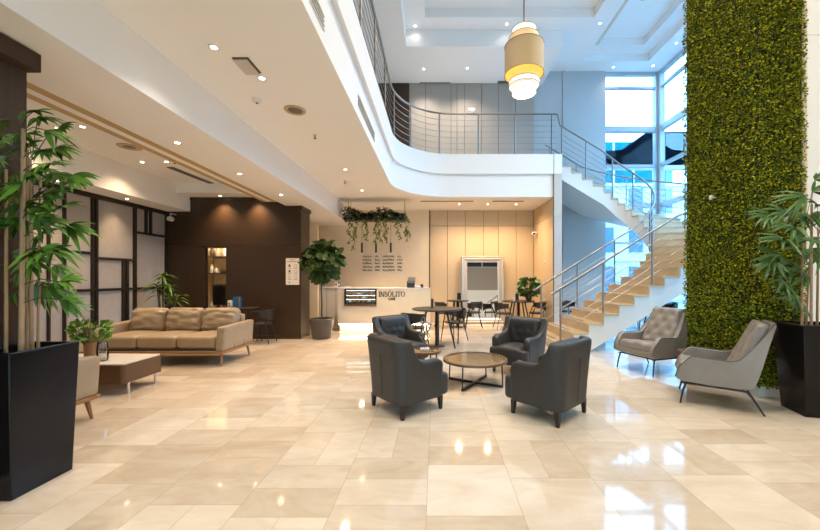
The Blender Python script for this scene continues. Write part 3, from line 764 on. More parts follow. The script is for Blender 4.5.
# left planter
LP = (-2.715, 2.325); hL = 0.90
pb = thing('potted_bamboo', 'tall bamboo palm in a tapered black planter beside the wood column', 'potted plant', (LP[0], LP[1], 0))
planter_mesh(0.30, 0.365, 0.345, 0.42, hL, pb)
def lo(px, py, Y, c): v = at(px, py, Y); return Vector((v.x-c[0], v.y-c[1], v.z))
canes = []
for px, Y, top, r in ((6, 2.30, 170, .010), (21, 2.26, 130, .014), (27, 2.44, 150, .010), (32, 2.36, 160, .011), (38, 2.46, 170, .009), (12, 2.46, 160, .009)):
    v = lo(px, top, Y, LP)
    canes.append((max(-.13, min(.13, v.x)), v.y, v.z, r))
cl = []
rnd = random.Random(3)
for px, py in ((33, 112), (38, 118), (20, 132), (45, 130), (55, 148), (8, 138), (58, 128), (60, 172), (30, 172), (72, 176), (45, 195), (60, 188), (10, 172), (35, 215), (62, 208), (38, 252), (52, 250), (12, 225), (60, 282), (62, 300), (10, 285), (40, 205), (28, 145), (5, 120), (18, 205), (50, 222), (30, 262), (55, 265), (3, 250), (40, 235), (68, 225), (22, 185), (48, 165), (48, 285), (0, 160), (42, 150)):
    Y = rnd.uniform(2.18, 2.5); v = lo(px, py, Y, LP)
    dx = 1.0 if px > 22 else (-1.0 if px < 10 else rnd.choice((-1, 1)))
    cl.append((v, (dx*rnd.uniform(.5, 1), rnd.uniform(-.8, .5), rnd.uniform(-.35, .35)), rnd.choice((5, 6, 7, 8))))
for k in range(16):
    cl.append((Vector((rnd.uniform(-.45, .05), rnd.uniform(-.25, .2), rnd.uniform(1.3, 2.45))), (rnd.uniform(-1, .6), rnd.uniform(-1, .6), rnd.uniform(-.3, .3)), 7))
bamboo(pb, canes, cl, hL, 11, (0.13, 0.22), 0.034, lambda p: (max(p[0], -.15+.03*math.sin(p[2]*40)), p[1], p[2]) if p[1] < .22 else p)
# right planter
RPc = Vector((3.47+0.12, 3.366+0.20, 0))
rzp = -R(13)
hR = 0.895
RP0 = (3.79, 3.56)
pb2 = thing('potted_bamboo', 'bamboo palm in a tapered black planter against the moss wall', 'potted plant', (RP0[0], RP0[1], 0), rzp)
planter_mesh(0.36, 0.33, 0.46, 0.44, hR, pb2)
inv = Matrix.Rotation(-rzp, 3, 'Z')
def lo2(px, py, Y): v = at(px, py, Y); return inv @ Vector((v.x-RP0[0], v.y-RP0[1], v.z))
canes = []
for px, Y, top, r in ((798, 3.5, 245, .011), (806, 3.62, 262, .010), (811, 3.52, 205, .013), (817, 3.6, 230, .011), (824, 3.5, 190, .012)):
    v = lo2(px, top, Y); canes.append((max(-.17, min(.17, v.x)), max(-.15, min(.15, v.y)), v.z, r))
cl = []
for px, py in ((812, 192), (806, 196), (800, 212), (786, 212), (812, 215), (795, 228), (805, 238), (784, 240), (800, 250), (775, 262), (815, 240), (792, 268), (785, 282), (808, 275), (790, 290), (816, 262), (770, 215), (818, 205), (798, 300), (780, 255), (825, 220), (828, 250), (815, 180)):
    Y = rnd.uniform(3.35, 3.7); v = lo2(px, py, Y)
    dx = -1 if px < 812 else rnd.choice((-1, -1, 1))
    cl.append((v, inv @ Vector((dx*rnd.uniform(.5, 1), rnd.uniform(-.8, .1), rnd.uniform(-.3, .35))), rnd.choice((5, 6, 7))))
bamboo(pb2, canes, cl, hR, 23, (0.22, 0.34), 0.034, None, ('leafB', 'leafC'))
# moss wall
mw = thing('moss_wall', 'tall green moss wall wrapped round the column at right', 'green wall', (MX0, MY0, 0))
MZ0, MZ1 = 0.115, 7.0
W_, D_ = MX1-MX0, MY1-MY0
MB().box(0.045, W_-0.02, 0.045, D_, 0, 7.76).build('column_core', 'stone', mw, smooth=0)
MB().box(0.03, W_-0.01, 0.03, D_, MZ0, MZ1).build('moss_backing', 'mossbase', mw, smooth=0)
MB().box(0.015, W_, 0.015, D_, 0, MZ0).build('plinth', 'stone', mw, smooth=0)
rng = np.random.default_rng(5)
def moss_leaves(N, face):
    u = rng.random(N); z = MZ0+rng.random(N)*(MZ1-MZ0)
    if face == 'left':
        P = np.stack([np.zeros(N), u*D_, z], 1); nrm = np.array([-1., 0, 0])
    else:
        P = np.stack([u*W_, np.zeros(N), z], 1); nrm = np.array([0, -1., 0])
    # clumpy depth
    a_ = P[:, 1 if face == 'left' else 0]
    dep = 0.016*(np.sin(a_*38+np.sin(z*21)*1.7)*np.sin(z*33+np.sin(a_*27)*1.9)) + rng.normal(0, .010, N)+0.004
    P = P+nrm*dep[:, None]
    d1 = rng.normal(0, 1, (N, 3))+nrm*0.9-np.array([0, 0, .35]); d1 /= np.linalg.norm(d1, axis=1)[:, None]
    d2 = np.cross(d1, rng.normal(0, 1, (N, 3))); d2 /= np.linalg.norm(d2, axis=1)[:, None]
    L = rng.uniform(.014, .03, N)[:, None]; w = L*rng.uniform(.35, .55, N)[:, None]
    V = np.stack([P, P+d1*L*.5+d2*w, P+d1*L, P+d1*L*.5-d2*w], 1).reshape(-1, 3)
    return V
V = np.concatenate([moss_leaves(46000, 'left'), moss_leaves(26000, 'front')])
n = len(V)//4
me = bpy.data.meshes.new('moss_foliage')
me.vertices.add(len(V)); me.vertices.foreach_set('co', V.astype(np.float32).ravel())
me.loops.add(4*n); me.loops.foreach_set('vertex_index', np.arange(4*n, dtype=np.int32))
me.polygons.add(n); me.polygons.foreach_set('loop_start', np.arange(0, 4*n, 4, dtype=np.int32))
try: me.polygons.foreach_set('loop_total', np.full(n, 4, dtype=np.int32))
except Exception: pass
me.update(calc_edges=True); me.validate()
mm, nt, bb = newmat('moss_leaf_mix')
gi = nt.nodes.new('ShaderNodeNewGeometry'); cr = nt.nodes.new('ShaderNodeValToRGB'); e = cr.color_ramp.elements
e[0].color = (0.035, 0.060, 0.004, 1); e[1].color = (0.50, 0.46, 0.012, 1)
e2 = cr.color_ramp.elements.new(0.55); e2.color = (0.175, 0.215, 0.010, 1)
nt.links.new(gi.outputs['Random Per Island'], cr.inputs[0]); nt.links.new(cr.outputs[0], bb.inputs['Base Color']); bb.inputs['Roughness'].default_value = 0.7; bb.inputs['Specular IOR Level'].default_value = 0.15
me.materials.append(mm)
mo = bpy.data.objects.new('moss_foliage', me); COL.objects.link(mo); mo.parent = mw; mo['kind'] = 'stuff'
t = thing('wall_sensor', 'small white round sensor set in the moss wall', 'sensor', (MX0-0.06, at(715.5, 197.5, 3.635*FPX/(715.5-VX)).y, at(715.5, 197.5, 3.635*FPX/(715.5-VX)).z))
MB().rbox((0, 0, 0), (0.03, 0.045, 0.06), 0.014, 6).build('housing', 'whiteplastic', t, smooth=60)
MB().cyl((0.0, 0, 0), (0.07, 0, 0), 0.008, n=8).build('stem', 'whiteplastic', t, smooth=60)
# fiddle leaf fig
FX, FY = px2x(321.5, 7.95), 7.95
fg = thing('potted_fig_tree', 'fiddle leaf fig tree in a round grey-brown pot by the wood wall', 'potted plant', (FX, FY, 0))
MB().lathe([(0.185, 0), (0.20, 0.015), (0.24, 0.25), (0.262, 0.40), (0.265, 0.44), (0.25, 0.45), (0.235, 0.44), (0.23, 0.38), (0.001, 0.375)], 36, capt=False).build('pot', 'potgrey', fg, smooth=50)
MB().lathe([(0.23, 0.392), (0.1, 0.40), (0.001, 0.405)], 24, capb=False).build('soil', 'soil', fg, smooth=60)
MB().tube([(0, 0, .38), (0.01, 0, .8), (-0.005, 0.01, 1.2), (0.0, 0, 1.75)], [.022, .018, .016, .012], 8).build('trunk', 'bark', fg, smooth=60)
rnd = random.Random(12); b = MB(); bs = MB()
cz = at(0, 263, FY).z
for i in range(420):
    a = rnd.uniform(0, 2*PI); e = math.asin(rnd.uniform(-.95, 1)); r = rnd.uniform(.35, 1.0)**.6
    dv = Vector((math.cos(a)*math.cos(e)*.47, math.sin(a)*math.cos(e)*.42, math.sin(e)*.54))
    if e < -.3: dv.x *= .75; dv.y *= .75; dv.z *= .82
    p = Vector((0.05, 0, cz))+dv*r
    out_ = dv.normalized()
    d = (out_*.35+Vector((rnd.uniform(-1, 1), rnd.uniform(-1, 1), rnd.uniform(-.9, .6)))).normalized()
    leaf(b, p-d*.08, d, rnd.uniform(.15, .21), rnd.uniform(.12, .165), .2, up=(out_+Vector((0, -.3, .5))).normalized(), n=4, ovate=True, fold=.22)
    if i % 8 == 0: bs.tube([(0, 0, cz-.35+rnd.uniform(0, .4)), p], .006, 5)
b.v = [(max(p[0], -.405+.02*math.sin(p[2]*30)), p[1], p[2]) if p[1] > -.11 else p for p in b.v]
b.build('foliage', 'leafD', fg, smooth=60); bs.build('branch', 'bark', fg, smooth=60)
# small leafy plant helper
def shrub(root, n, rad, h0, h1, L, w, m, seed, ovate=True, droop=.3):
    rnd = random.Random(seed); b = MB(); s = MB()
    for i in range(n):
        a = rnd.uniform(0, 2*PI); r = rad*math.sqrt(rnd.random()); z = h0+(h1-h0)*rnd.random()
        p = Vector((math.cos(a)*r, math.sin(a)*r, z))
        d = Vector((math.cos(a), math.sin(a), rnd.uniform(-.2, .9)))
        leaf(b, p, d, L*rnd.uniform(.7, 1.2), w*rnd.uniform(.7, 1.2), droop, up=Vector((math.cos(a)+rnd.uniform(-.6, .6), math.sin(a)-.5, .6)).normalized(), n=4, ovate=ovate)
        if i % 4 == 0: s.tube([(0, 0, h0-.12), p], .004, 4)
    b.build('foliage', m, root, smooth=60); s.build('stem', 'bark', root, smooth=60)
# corner dracaena
q = Vector((-5.5, 7.15, 0))
dc = thing('potted_dracaena', 'spiky dracaena behind the sofa in the panel wall corner', 'potted plant', q)
MB().lathe([(.13, 0), (.17, .32), (.18, .34), (.16, .34), (.155, .30), (.001, .30)], 24, capt=False).build('pot', 'potgrey', dc, smooth=50)
rnd = random.Random(4); st_ = MB(); b = MB()
for (x, y, z) in ((.0, 0, 1.36), (-.12, .05, 1.04), (.14, -.03, 1.14), (.03, .1, .86), (.24, .05, .92), (-.05, -.08, 1.2)):
    st_.tube([(x*.3, y*.3, .28), (x, y, z)], .014, 6)
    for k in range(22):
        a = rnd.uniform(0, 2*PI); d = Vector((math.cos(a), math.sin(a), rnd.uniform(-.1, 1.1)))
        leaf(b, Vector((x, y, z+rnd.uniform(-.05, .05))), d, rnd.uniform(.2, .34), .04, .55, n=5)
st_.build('stem', 'bark', dc, smooth=60); b.build('foliage', 'leafA', dc, smooth=60)

# ------------------------------------------------------------------ sofas and coffee table
def wrinkle(seed, amp=0.012, puff=0.03, axis=1, sc_=7, dirn=-1):
    def f(u, p):
        o = Vector((seed*3.1, seed*1.7, 0))
        a, c = [k for k in range(3) if k != axis]
        pf = puff*(1-u[a]**2)*(1-u[c]**2)
        w = noise.noise(Vector((p.x*sc_*.6, p.y*sc_, p.z*sc_*1.9))+o)+.5*noise.noise(Vector((p.x*sc_*1.6, p.y*sc_, p.z*sc_*3.6))+o)
        nv = Vector((0, 0, 0)); nv[axis] = u[axis]
        return p+nv*(pf+amp*w)
    return f
def make_sofa(label, loc, rz, group):
    """front = -Y; 1.92 wide, 0.9 deep"""
    t = thing('sofa', label, 'sofa', loc, rz, group); W, D = 2.08, 0.90
    b = MB(); b.box(-W/2, W/2, -D/2, -D/2+.045, .19, .23).box(-W/2, W/2, D/2-.045, D/2, .19, .23).box(-W/2, -W/2+.045, -D/2+.045, D/2-.045, .19, .23).box(W/2-.045, W/2, -D/2+.045, D/2-.045, .19, .23)
    b.build('frame', 'oak', t, smooth=0, bevel=.006)
    for x in (-W/2+.07, W/2-.07):
        for y in (-D/2+.07, D/2-.08):
            MB().cyl((x, y, .20), (x+(.025 if x > 0 else -.025), y+(-.03 if y < 0 else .03), 0), .024, .013, 10).build('leg', 'oak', t, smooth=60)
    MB().cyl((0, -D/2+.1, .2), (0, -D/2+.1, 0), .02, .014, 8).build('leg', 'oak', t, smooth=60)
    for s in (-1, 1):
        def df(u, p, s=s):
            return Vector((p.x+s*.012*(1+u.z), p.y, p.z+.02*(u.y*.5+.5)*(u.z*.5+.5)*1.0))
        ar = MB().rbox((s*(W/2-.065), 0, .415), (.13, D-.02, .375), .03, 8, df).build('armrest', 'leather', t, smooth=70)
        sm = MB()
        for y in (-.15, .14): sm.box(s*(W/2+.002)-.003, s*(W/2+.002)+.004, y-.003, y+.003, .24, .58)
        sm.build('seam', 'piping', ar, smooth=0)
    MB().rbox((0, D/2-.07, .48), (W-.26, .13, .50), .035, 8).build('backrest', 'leather', t, smooth=70)
    MB().box(-W/2+.13, W/2-.13, -D/2+.05, D/2-.13, .23, .27).build('seat_base', 'piping', t, smooth=0)
    cw = (W-.26)/3
    for k in range(3):
        x = -W/2+.13+cw*(k+.5)
        MB().rbox((x, -.06, .365), (cw-.006, D-.16, .19), .05, 12, wrinkle(k+1, .004, .022, 2)).build('seat_cushion', 'leather', t, smooth=80)
    for k in range(3):
        x = -W/2+.13+cw*(k+.5)
        o = MB().rbox((0, 0, 0), (cw-.01, .17, .42), .075, 22, wrinkle(k+5, .034, .05, 1, 11)).build('back_cushion', 'leather', t, smooth=80)
        o.location = (x, .225, .635); o.rotation_euler = (R(-13), 0, R((k-1)*1.5))
    return t
sofa = make_sofa('tan leather three-seat sofa with wooden frame facing the coffee table', (-4.27, 5.83, 0), 0, 'leather sofas')
sofa2 = dup(sofa, (-4.30, 3.0, 0), PI, 'leather sofa seen end-on behind the tall black planter', 'leather sofas')
ct = thing('coffee_table', 'low walnut coffee table with white marble top before the sofa', 'table', (-4.2, 4.35, 0))
TW, TD = 1.25, .60
def rrect(w, d, r, n=5):
    pts = []
    for cx, cy, a0 in ((w/2-r, d/2-r, 0), (-w/2+r, d/2-r, 90), (-w/2+r, -d/2+r, 180), (w/2-r, -d/2+r, 270)):
        for k in range(n+1): a = R(a0+90*k/n); pts.append((cx+r*math.cos(a), cy+r*math.sin(a)))
    return pts
MB().prism(rrect(TW, TD, .05), .135, .350).build('case', 'walnut', ct, smooth=40)
MB().prism(rrect(TW-.02, TD-.02, .045), .350, .362).build('marble_top', 'marble', ct, smooth=40)
for x in (-TW/2+.05, TW/2-.02):
    for y in (-TD/2+.10, TD/2-.10):
        MB().cyl((x, y, 0), (x, y, .2), .014, n=10).build('leg', 'chrome', ct, smooth=60)
vs = thing('vase', 'clear glass vase on the marble coffee table', 'vase', (px2x(102.5, 4.25), 4.25, .362))
MB().lathe([(.05, 0), (.055, .02), (.06, .12), (.05, .20), (.045, .225), (.041, .225), (.045, .2), (.054, .12), (.05, .03), (.001, .025)], 24, capt=False).build('bowl', glassmat('vase_glass', (.93, .94, .95), 2.0), vs, smooth=60)
ptp = thing('potted_plant', 'small round-leaved plant in a brown pot on the coffee table', 'potted plant', (px2x(90, 4.38), 4.38, .362))
MB().lathe([(.055, 0), (.065, .19), (.07, .2), (.06, .2), (.058, .17), (.001, .17)], 24, capt=False).build('pot', 'oak', ptp, smooth=50)
shrub(ptp, 130, .16, .20, .46, .075, .062, 'leafA', 21, droop=.1)

# ------------------------------------------------------------------ charcoal tub armchairs
def make_tub(label, loc, rz, group):
    """front = -Y; body 0.60 x 0.58, back 0.77 high"""
    t = thing('armchair', label, 'armchair', loc, rz, group)
    w, d, rc = .58, .56, .09
    # plan path of the outer face, from right arm front round the back to left arm front
    path = []
    n = 12
    for k in range(n+1): path.append((w/2, -d/2+.06+(d-.06-rc)*k/n, 'side', k/n))
    for k in range(1, 7): a = R(90*k/6); path.append((w/2-rc+rc*math.cos(a), d/2-rc+rc*math.sin(a), 'corner', 0))
    for k in range(1, 9): path.append((w/2-rc-(w-2*rc)*k/8, d/2, 'back', 0))
    for k in range(1, 7): a = R(90+90*k/6); path.append((-w/2+rc+rc*math.cos(a), d/2-rc+rc*math.sin(a), 'corner', 0))
    for k in range(1, n+1): path.append((-w/2, d/2-rc-(d-.06-rc)*k/n, 'side', 1-k/n))
    zb, za, zt = .135, .545, .765
    th = .095
    rings = []
    for i, (x, y, kind, s) in enumerate(path):
        if kind == 'side':
            f = max(0, (s-.55)/.45)**2.3
            z = za+.012*math.sin(PI*min(1, s/.6))*-1+(zt-za)*f
            if s < .12: z -= .03*((.12-s)/.12)**2
        else:
            z = zt
        p0 = Vector((x, y, 0)); a = path[max(i-1, 0)]; c = path[min(i+1, len(path)-1)]
        tg = Vector((c[0]-a[0], c[1]-a[1], 0)).normalized(); nr = Vector((tg.y, -tg.x, 0))   # outward
        fl = .055 if kind != 'side' else .015+.04*max(0, (s-.3)/.7)
        ring_ = []
        for q in (0, .35, .7, .95):
            ring_.append(p0+nr*(fl*q**1.3)+Vector((0, 0, zb+(z-.03-zb)*q)))
        top = p0+nr*fl
        for ang in (20, 60, 100, 140, 175):
            ca, sa = math.cos(R(ang)), math.sin(R(ang))
            ring_.append(top-nr*(th/2)+nr*(th/2)*ca+Vector((0, 0, z-.035+.035*sa)))
        back_in = .0
        for q in (.7, .4, 0):
            ring_.append(p0+nr*(fl*q-th-(.03*(1-q)))+Vector((0, 0, .25+(z-.035-.25)*q)))
        rings.append(ring_)
    b = MB(); m_ = len(rings[0])
    b.grid(lambda i, j: rings[i][j], len(rings), m_)
    e0 = [rings[0][j] for j in range(m_)]; e1 = [rings[-1][j] for j in range(m_)]
    # rounded arm fronts
    for e, sgn in ((e0, 1), (e1, -1)):
        fr_ = [p+Vector((0, -.02, 0)) for p in e]
        cen = sum((Vector(p) for p in e), Vector())/m_
        f2 = [cen+(p-cen)*.80+Vector((0, -.028, 0)) for p in e]
        o = len(b.v); b.v += [tuple(p) for p in e]+[tuple(cen+(p-cen)*.95+Vector((0, -.016, 0))) for p in e]+[tuple(p) for p in f2]
        for r_ in (0, 1):
            for j in range(m_-1):
                q = (o+r_*m_+j, o+r_*m_+j+1, o+(r_+1)*m_+j+1, o+(r_+1)*m_+j)
                b.f.append(q if sgn < 0 else tuple(reversed(q)))
        q = tuple(o+2*m_+j for j in range(m_)); b.f.append(q if sgn < 0 else tuple(reversed(q)))
    b.build('shell', 'char', t, smooth=55, fixn=True)
    MB().rbox((0, -.01, .21), (w-.05, d-.03, .15), .03, 6).build('seat_base', 'char', t, smooth=70)
    def sd(u, p):
        return Vector((p.x, p.y-.03*(1-u.x**2)*(u.y < 0)*abs(u.y), p.z+.022*(1-u.x**2)*(1-u.y**2)*(1 if u.z > 0 else 0)))
    MB().rbox((0, -.085, .315), (w-.18, d-.09, .15), .045, 10, sd).build('seat_cushion', 'char', t, smooth=80)
    MB().rbox((0, -d/2+.005, .255), (w+.015, .125, .235), .045, 8).build('seat_front', 'char', t, smooth=80)
    btn = [(-.12, .60), (0, .60), (.12, .60), (-.06, .50), (.06, .50)]
    def bd(u, p):
        z = p.z+.56; dy = 0
        if u.y < 0:
            for bx, bz in btn: dy += .026*math.exp(-((p.x-bx)**2+(z-bz)**2)/.0009)
            dy -= .018*(1-u.x**2)*(1-u.z**2)
        return Vector((p.x, p.y+dy+.10*(p.z)*.6, p.z))
    bc = MB().rbox((0, .172, .56), (w-.11, .12, .385), .045, 20, bd).build('back_cushion', 'char', t, smooth=80)
    for bx, bz in btn:
        MB().rbox((bx, .116+.06*(bz-.56), bz), (.016, .008, .016), .004, 4).build('button', 'char', bc, smooth=80)
    MB().box(-.006, .006, d/2+.006, d/2+.010, .20, .62).build('zip_seam', 'black', t, smooth=0)
    o = t.children[-1]; o.rotation_euler = (R(-3.8), 0, 0); o.location = (0, .002, .0)
    for x, y in ((-.26, -.235), (.26, -.235), (-.26, .235), (.26, .235)):
        MB().frustum((x*1.02-.014, x*1.02+.014, y*1.02-.014, y*1.02+.014), (x-.023, x+.023, y-.023, y+.023), 0, .14).build('leg', 'blackwood', t, smooth=0)
    return t
tub = make_tub('charcoal leather armchair with its back turned, left of round coffee table', (-.3075, 3.72, 0), face_rz(.76, .65), 'charcoal armchairs round the coffee tables')
G_ = 'charcoal armchairs round the coffee tables'
dup(tub, (1.13, 3.56, 0), face_rz(-.68, .73), 'charcoal leather armchair with its back turned, right of round coffee table', G_)
dup(tub, (-.55, 5.38, 0), face_rz(.72, -.70), 'charcoal leather armchair facing us behind the wire sculpture', G_)
dup(tub, (1.20, 5.15, 0), face_rz(-.68, -.73), 'charcoal leather armchair facing us near the foot of the stairs', G_)

# round coffee tables
def round_table(name, label, loc, D, H, legs, rot=0):
    t = thing(name, label, 'table', loc, rot); r = D/2
    MB().lathe([(r-.035, H-.035), (r, H-.03), (r, H-.004), (r-.006, H), (r-.035, H)], 48, capb=False, capt=False).build('rim', 'brownring', t, smooth=40)
    MB().lathe([(.001, H-.03), (r-.034, H-.03), (r-.034, H-.008), (.001, H-.008)], 48, capb=False, capt=False).build('tabletop', 'tabletop_cane', t, smooth=40)
    MB().lathe([(r-.036, H-.006), (r-.036, H-.001), (.001, H-.001)], 48, capb=False).build('glass_top', 'tglass', t, smooth=40)
    for k in range(legs):
        a = R(45+360/legs*k); c, s = math.cos(a), math.sin(a)
        MB().tube([(c*(r-.05), s*(r-.05), H-.03), (c*(r-.025)*.96, s*(r-.025)*.96, .02)], .009, 8).build('leg', 'black', t, smooth=60)
    for k in range(legs//2):
        a = R(45+360/legs*k); c, s = math.cos(a)*(r-.025)*.97, math.sin(a)*(r-.025)*.97
        b = MB(); n = Vector((-math.sin(a), math.cos(a), 0))*.014
        b.add([(c+n.x, s+n.y, 0), (-c+n.x, -s+n.y, 0), (-c-n.x, -s-n.y, 0), (c-n.x, s-n.y, 0), (c+n.x, s+n.y, .028), (-c+n.x, -s+n.y, .028), (-c-n.x, -s-n.y, .028), (c-n.x, s-n.y, .028)],
              [(0, 3, 2, 1), (4, 5, 6, 7), (0, 1, 5, 4), (1, 2, 6, 5), (2, 3, 7, 6), (3, 0, 4, 7)])
        b.build('base_bar', 'black', t, smooth=0, fixn=True)
    return t
round_table('round_coffee_table', 'round coffee table with tan top and crossed black base', (.50, 4.55, 0), .82, .325, 4, R(15))
round_table('round_side_table', 'small round side table carrying the wire sculpture', (-.15, 4.75, 0), .44, .39, 4, R(20))
sp = thing('sculpture', 'silver wire figure sculpture on a white marble block', 'sculpture', (-.15, 4.73, .389))
MB().box(-.06, .06, -.04, .04, 0, .03).build('plinth', 'marble', sp, smooth=0, bevel=.004)
wires = [[(-.0, 0, .03), (0, 0, .08), (-.05, 0, .16), (.02, .01, .2), (-.03, 0, .3), (-.05, 0, .36), (-.03, .02, .43), (-.01, 0, .44), (0, -.01, .40), (-.02, 0, .33)],
         [(0, 0, .08), (.05, .01, .15), (.02, 0, .22), (.07, 0, .28), (.03, 0, .34), (.09, .01, .35), (.07, 0, .30)],
         [(-.05, 0, .16), (-.08, 0, .2), (-.03, -.01, .26), (.04, 0, .24), (.07, 0, .18), (.0, .01, .12)],
         [(-.04, 0, .36), (.03, .01, .37), (.10, 0, .34)], [(0, 0, .03), (.0, .0, .2), (-.02, .01, .30)]]
b = MB()
for w_ in wires:
    pts = [Vector(p) for p in w_]; sm = []
    for i in range(len(pts)-1):
        for q in range(4): sm.append(pts[i].lerp(pts[i+1], q/4))
    sm.append(pts[-1])
    sm = [sm[0]]+[(sm[i-1]+sm[i]*2+sm[i+1])/4 for i in range(1, len(sm)-1)]+[sm[-1]]
    b.tube(sm, .0075, 6)
b.build('wire_figure', 'steel', sp, smooth=60)

# ------------------------------------------------------------------ grey lounge chairs
def make_lounge(label, loc, rz, group):
    """front = -Y, s runs front(0) to back; local y = s - 0.33"""
    t = thing('lounge_chair', label, 'armchair', loc, rz, group)
    Y = lambda s: s-.33
    # outer shell: bottom and back, swept across the width
    prof = [(-.05, .30), (-.045, .265), (0, .245), (.25, .232), (.52, .232), (.575, .25), (.615, .36), (.66, .55), (.705, .72), (.745, .87), (.748, .895)]
    def hw(s, z):   # half width of the shell at a point
        return .305 if z < .5 else .305-.075*min(1, (z-.5)/.4)
    b = MB(); N = 13; th = .035
    def sp_(i, j):
        s, z = prof[i]; u = (j/(N-1)*2-1); h = hw(s, z)*.97
        bulge = .03*(1-u*u)*min(1, max(0, (z-.24)/.3)) if i >= 5 else -.0
        return (u*h, Y(s)+bulge, z)
    b.grid(sp_, len(prof), N)
    def sp2(i, j):
        s, z = prof[i]; u = (j/(N-1)*2-1); h = hw(s, z)*.93
        if i >= 5: return (u*h, Y(s)-th, z)
        return (u*h, Y(s)+(.02 if i < 2 else 0), z+th)
    b.grid(lambda i, j: sp2(len(prof)-1-i, j), len(prof), N)
    n0 = len(prof)*N
    top = (len(prof)-1)*N
    for j in range(N-1):
        b.f.append((top+j, top+j+1, n0+j+1, n0+j)); b.f.append((j+1, j, n0+top+j, n0+top+j+1))
    for i in range(len(prof)-1):
        for j in (0, N-1):
            a1, a2 = i*N+j, (i+1)*N+j; c1, c2 = n0+(len(prof)-1-i)*N+j, n0+(len(prof)-2-i)*N+j
            b.f.append((a1, a2, c2, c1))
    b.build('outer_shell', 'grey_l', t, smooth=60, fixn=True)
    # side wings / arms: outline polygon in (s,z)
    out = [(-.065, .285), (-.03, .40), (.06, .505), (.10, .522), (.25, .512), (.40, .505), (.47, .525), (.56, .63), (.66, .77), (.735, .885), (.748, .90), (.755, .88), (.70, .68), (.645, .47), (.59, .27), (.565, .238), (.25, .232), (0, .245), (-.05, .262)]
    for sg in (-1, 1):
        def xo(s, z):
            base = hw(s, z)
            if z > .3 and s < .45: base += .02*min(1, (z-.3)/.2)
            return base
        b = MB(); n = len(out); cs, cz_ = .33, .40
        vs_o = [(sg*xo(s, z), Y(s), z) for s, z in out]
        def inset(s, z, k=.9): return (cs+(s-cs)*k, cz_+(z-cz_)*k)
        # rounded edges: outer bulge ring then centre strips
        rings_ = []
        for off, sh in ((0.0, .985), (.012, 1.0), (.05, 1.0), (.062, .985)):
            rg = []
            for s, z in out:
                s2, z2 = s, z
                if sh < 1:
                    # pull towards the inside of the outline slightly
                    s2, z2 = inset(s, z, sh)
                rg.append((sg*(xo(s, z)+.008-off), Y(s2), z2))
            rings_.append(rg)
        for r_ in range(3):
            o = len(b.v); b.v += rings_[r_]+rings_[r_+1]
            for i in range(n): b.f.append((o+i, o+(i+1) % n, o+n+(i+1) % n, o+n+i))
        o = len(b.v); b.v += rings_[0]; b.f.append(tuple(o+i for i in range(n)))
        o = len(b.v); b.v += rings_[3]; b.f.append(tuple(o+i for i in reversed(range(n))))
        bm = bmesh.new(); me = bpy.data.meshes.new('x'); me.from_pydata(b.v, [], b.f); bm.from_mesh(me)
        bmesh.ops.remove_doubles(bm, verts=bm.verts, dist=1e-5); bmesh.ops.recalc_face_normals(bm, faces=bm.faces); bmesh.ops.triangulate(bm, faces=[f for f in bm.faces if len(f.verts) > 4])
        b2 = MB(); bm.verts.index_update(); b2.v = [tuple(v.co) for v in bm.verts]; b2.f = [tuple(v.index for v in f.verts) for f in bm.faces]; bm.free(); bpy.data.meshes.remove(me)
        w_ = b2.build('armrest', 'grey_l', t, smooth=50)
        pp_ = [Vector((sg*(xo(s, z)+.006), Y(s), z+.002)) for s, z in out[:11]]
        MB().tube(pp_, .0055, 6).build('piping', 'piping', w_, smooth=60)
    # tufted cushions
    def tuft(nx, ny, wx, wy, amp):
        def f(u, v):
            a, c = (u/wx+.5)*nx, (v/wy+.5)*ny
            h = .42*abs(math.sin(PI*(a+c)/2))**.7+.42*abs(math.sin(PI*(a-c)/2))**.7+.25*abs(math.sin(PI*c))
            return amp*(h-.7)
        return f
    tf = tuft(5, 4, .5, .52, .034)
    def sdf(u, p):
        if u.z > 0: p = p+Vector((0, 0, tf(p.x, p.y)+.012*(1-u.x**2)))
        return p
    o = MB().rbox((0, 0, 0), (.50, .52, .13), .045, 24, sdf).build('seat_cushion', 'grey_l', t, smooth=80)
    o.location = (0, Y(.22), .345); o.rotation_euler = (R(-6), 0, 0)
    tb = tuft(5, 5, .50, .58, .036)
    def bdf(u, p):
        k = 1-.16*(u.z+1)/2
        p = Vector((p.x*k, p.y, p.z))
        if u.y < 0: p = p+Vector((0, -tb(p.x/k, p.z)-.015*(1-u.x**2), 0))
        return p
    o = MB().rbox((0, 0, 0), (.50, .10, .58), .045, 26, bdf).build('back_cushion', 'grey_l', t, smooth=80)
    o.location = (0, Y(.57), .625); o.rotation_euler = (R(-24), 0, 0)
    # metal frame and legs
    b = MB()
    for sg in (-1, 1):
        x = sg*.275; b.tube([(x, Y(.0), .222), (x, Y(.54), .212)], .011, 8)
    for s in (.06, .5): b.tube([(-.275, Y(s), .217), (.275, Y(s), .217)], .010, 8)
    b.build('under_frame', 'black', t, smooth=60)
    for sg in (-1, 1):
        x = sg*.275
        MB().tube([(x, Y(.03), .222), (x*1.03, Y(-.0), .12), (x*1.06, Y(-.02), 0)], [.011, .010, .008], 8).build('leg', 'black', t, smooth=60)
        MB().tube([(x, Y(.53), .212), (x*1.02, Y(.57), .16), (x*1.06, Y(.66), 0)], [.011, .010, .008], 8).build('leg', 'black', t, smooth=60)
    return t
c2 = Vector((2.945, 3.665)); f2 = Vector((-.55, .37)).normalized(); s2 = Vector((.56, .83))
p2 = c2+s2*.265
lounge = make_lounge('tufted grey lounge chair seen side-on beside the right black planter', (p2.x, p2.y, 0), face_rz(f2.x, f2.y), 'grey lounge chairs by the moss wall')
f1 = Vector((-.93, -.37)).normalized(); m1 = Vector((2.885, 5.13)); p1 = m1-f1*.32
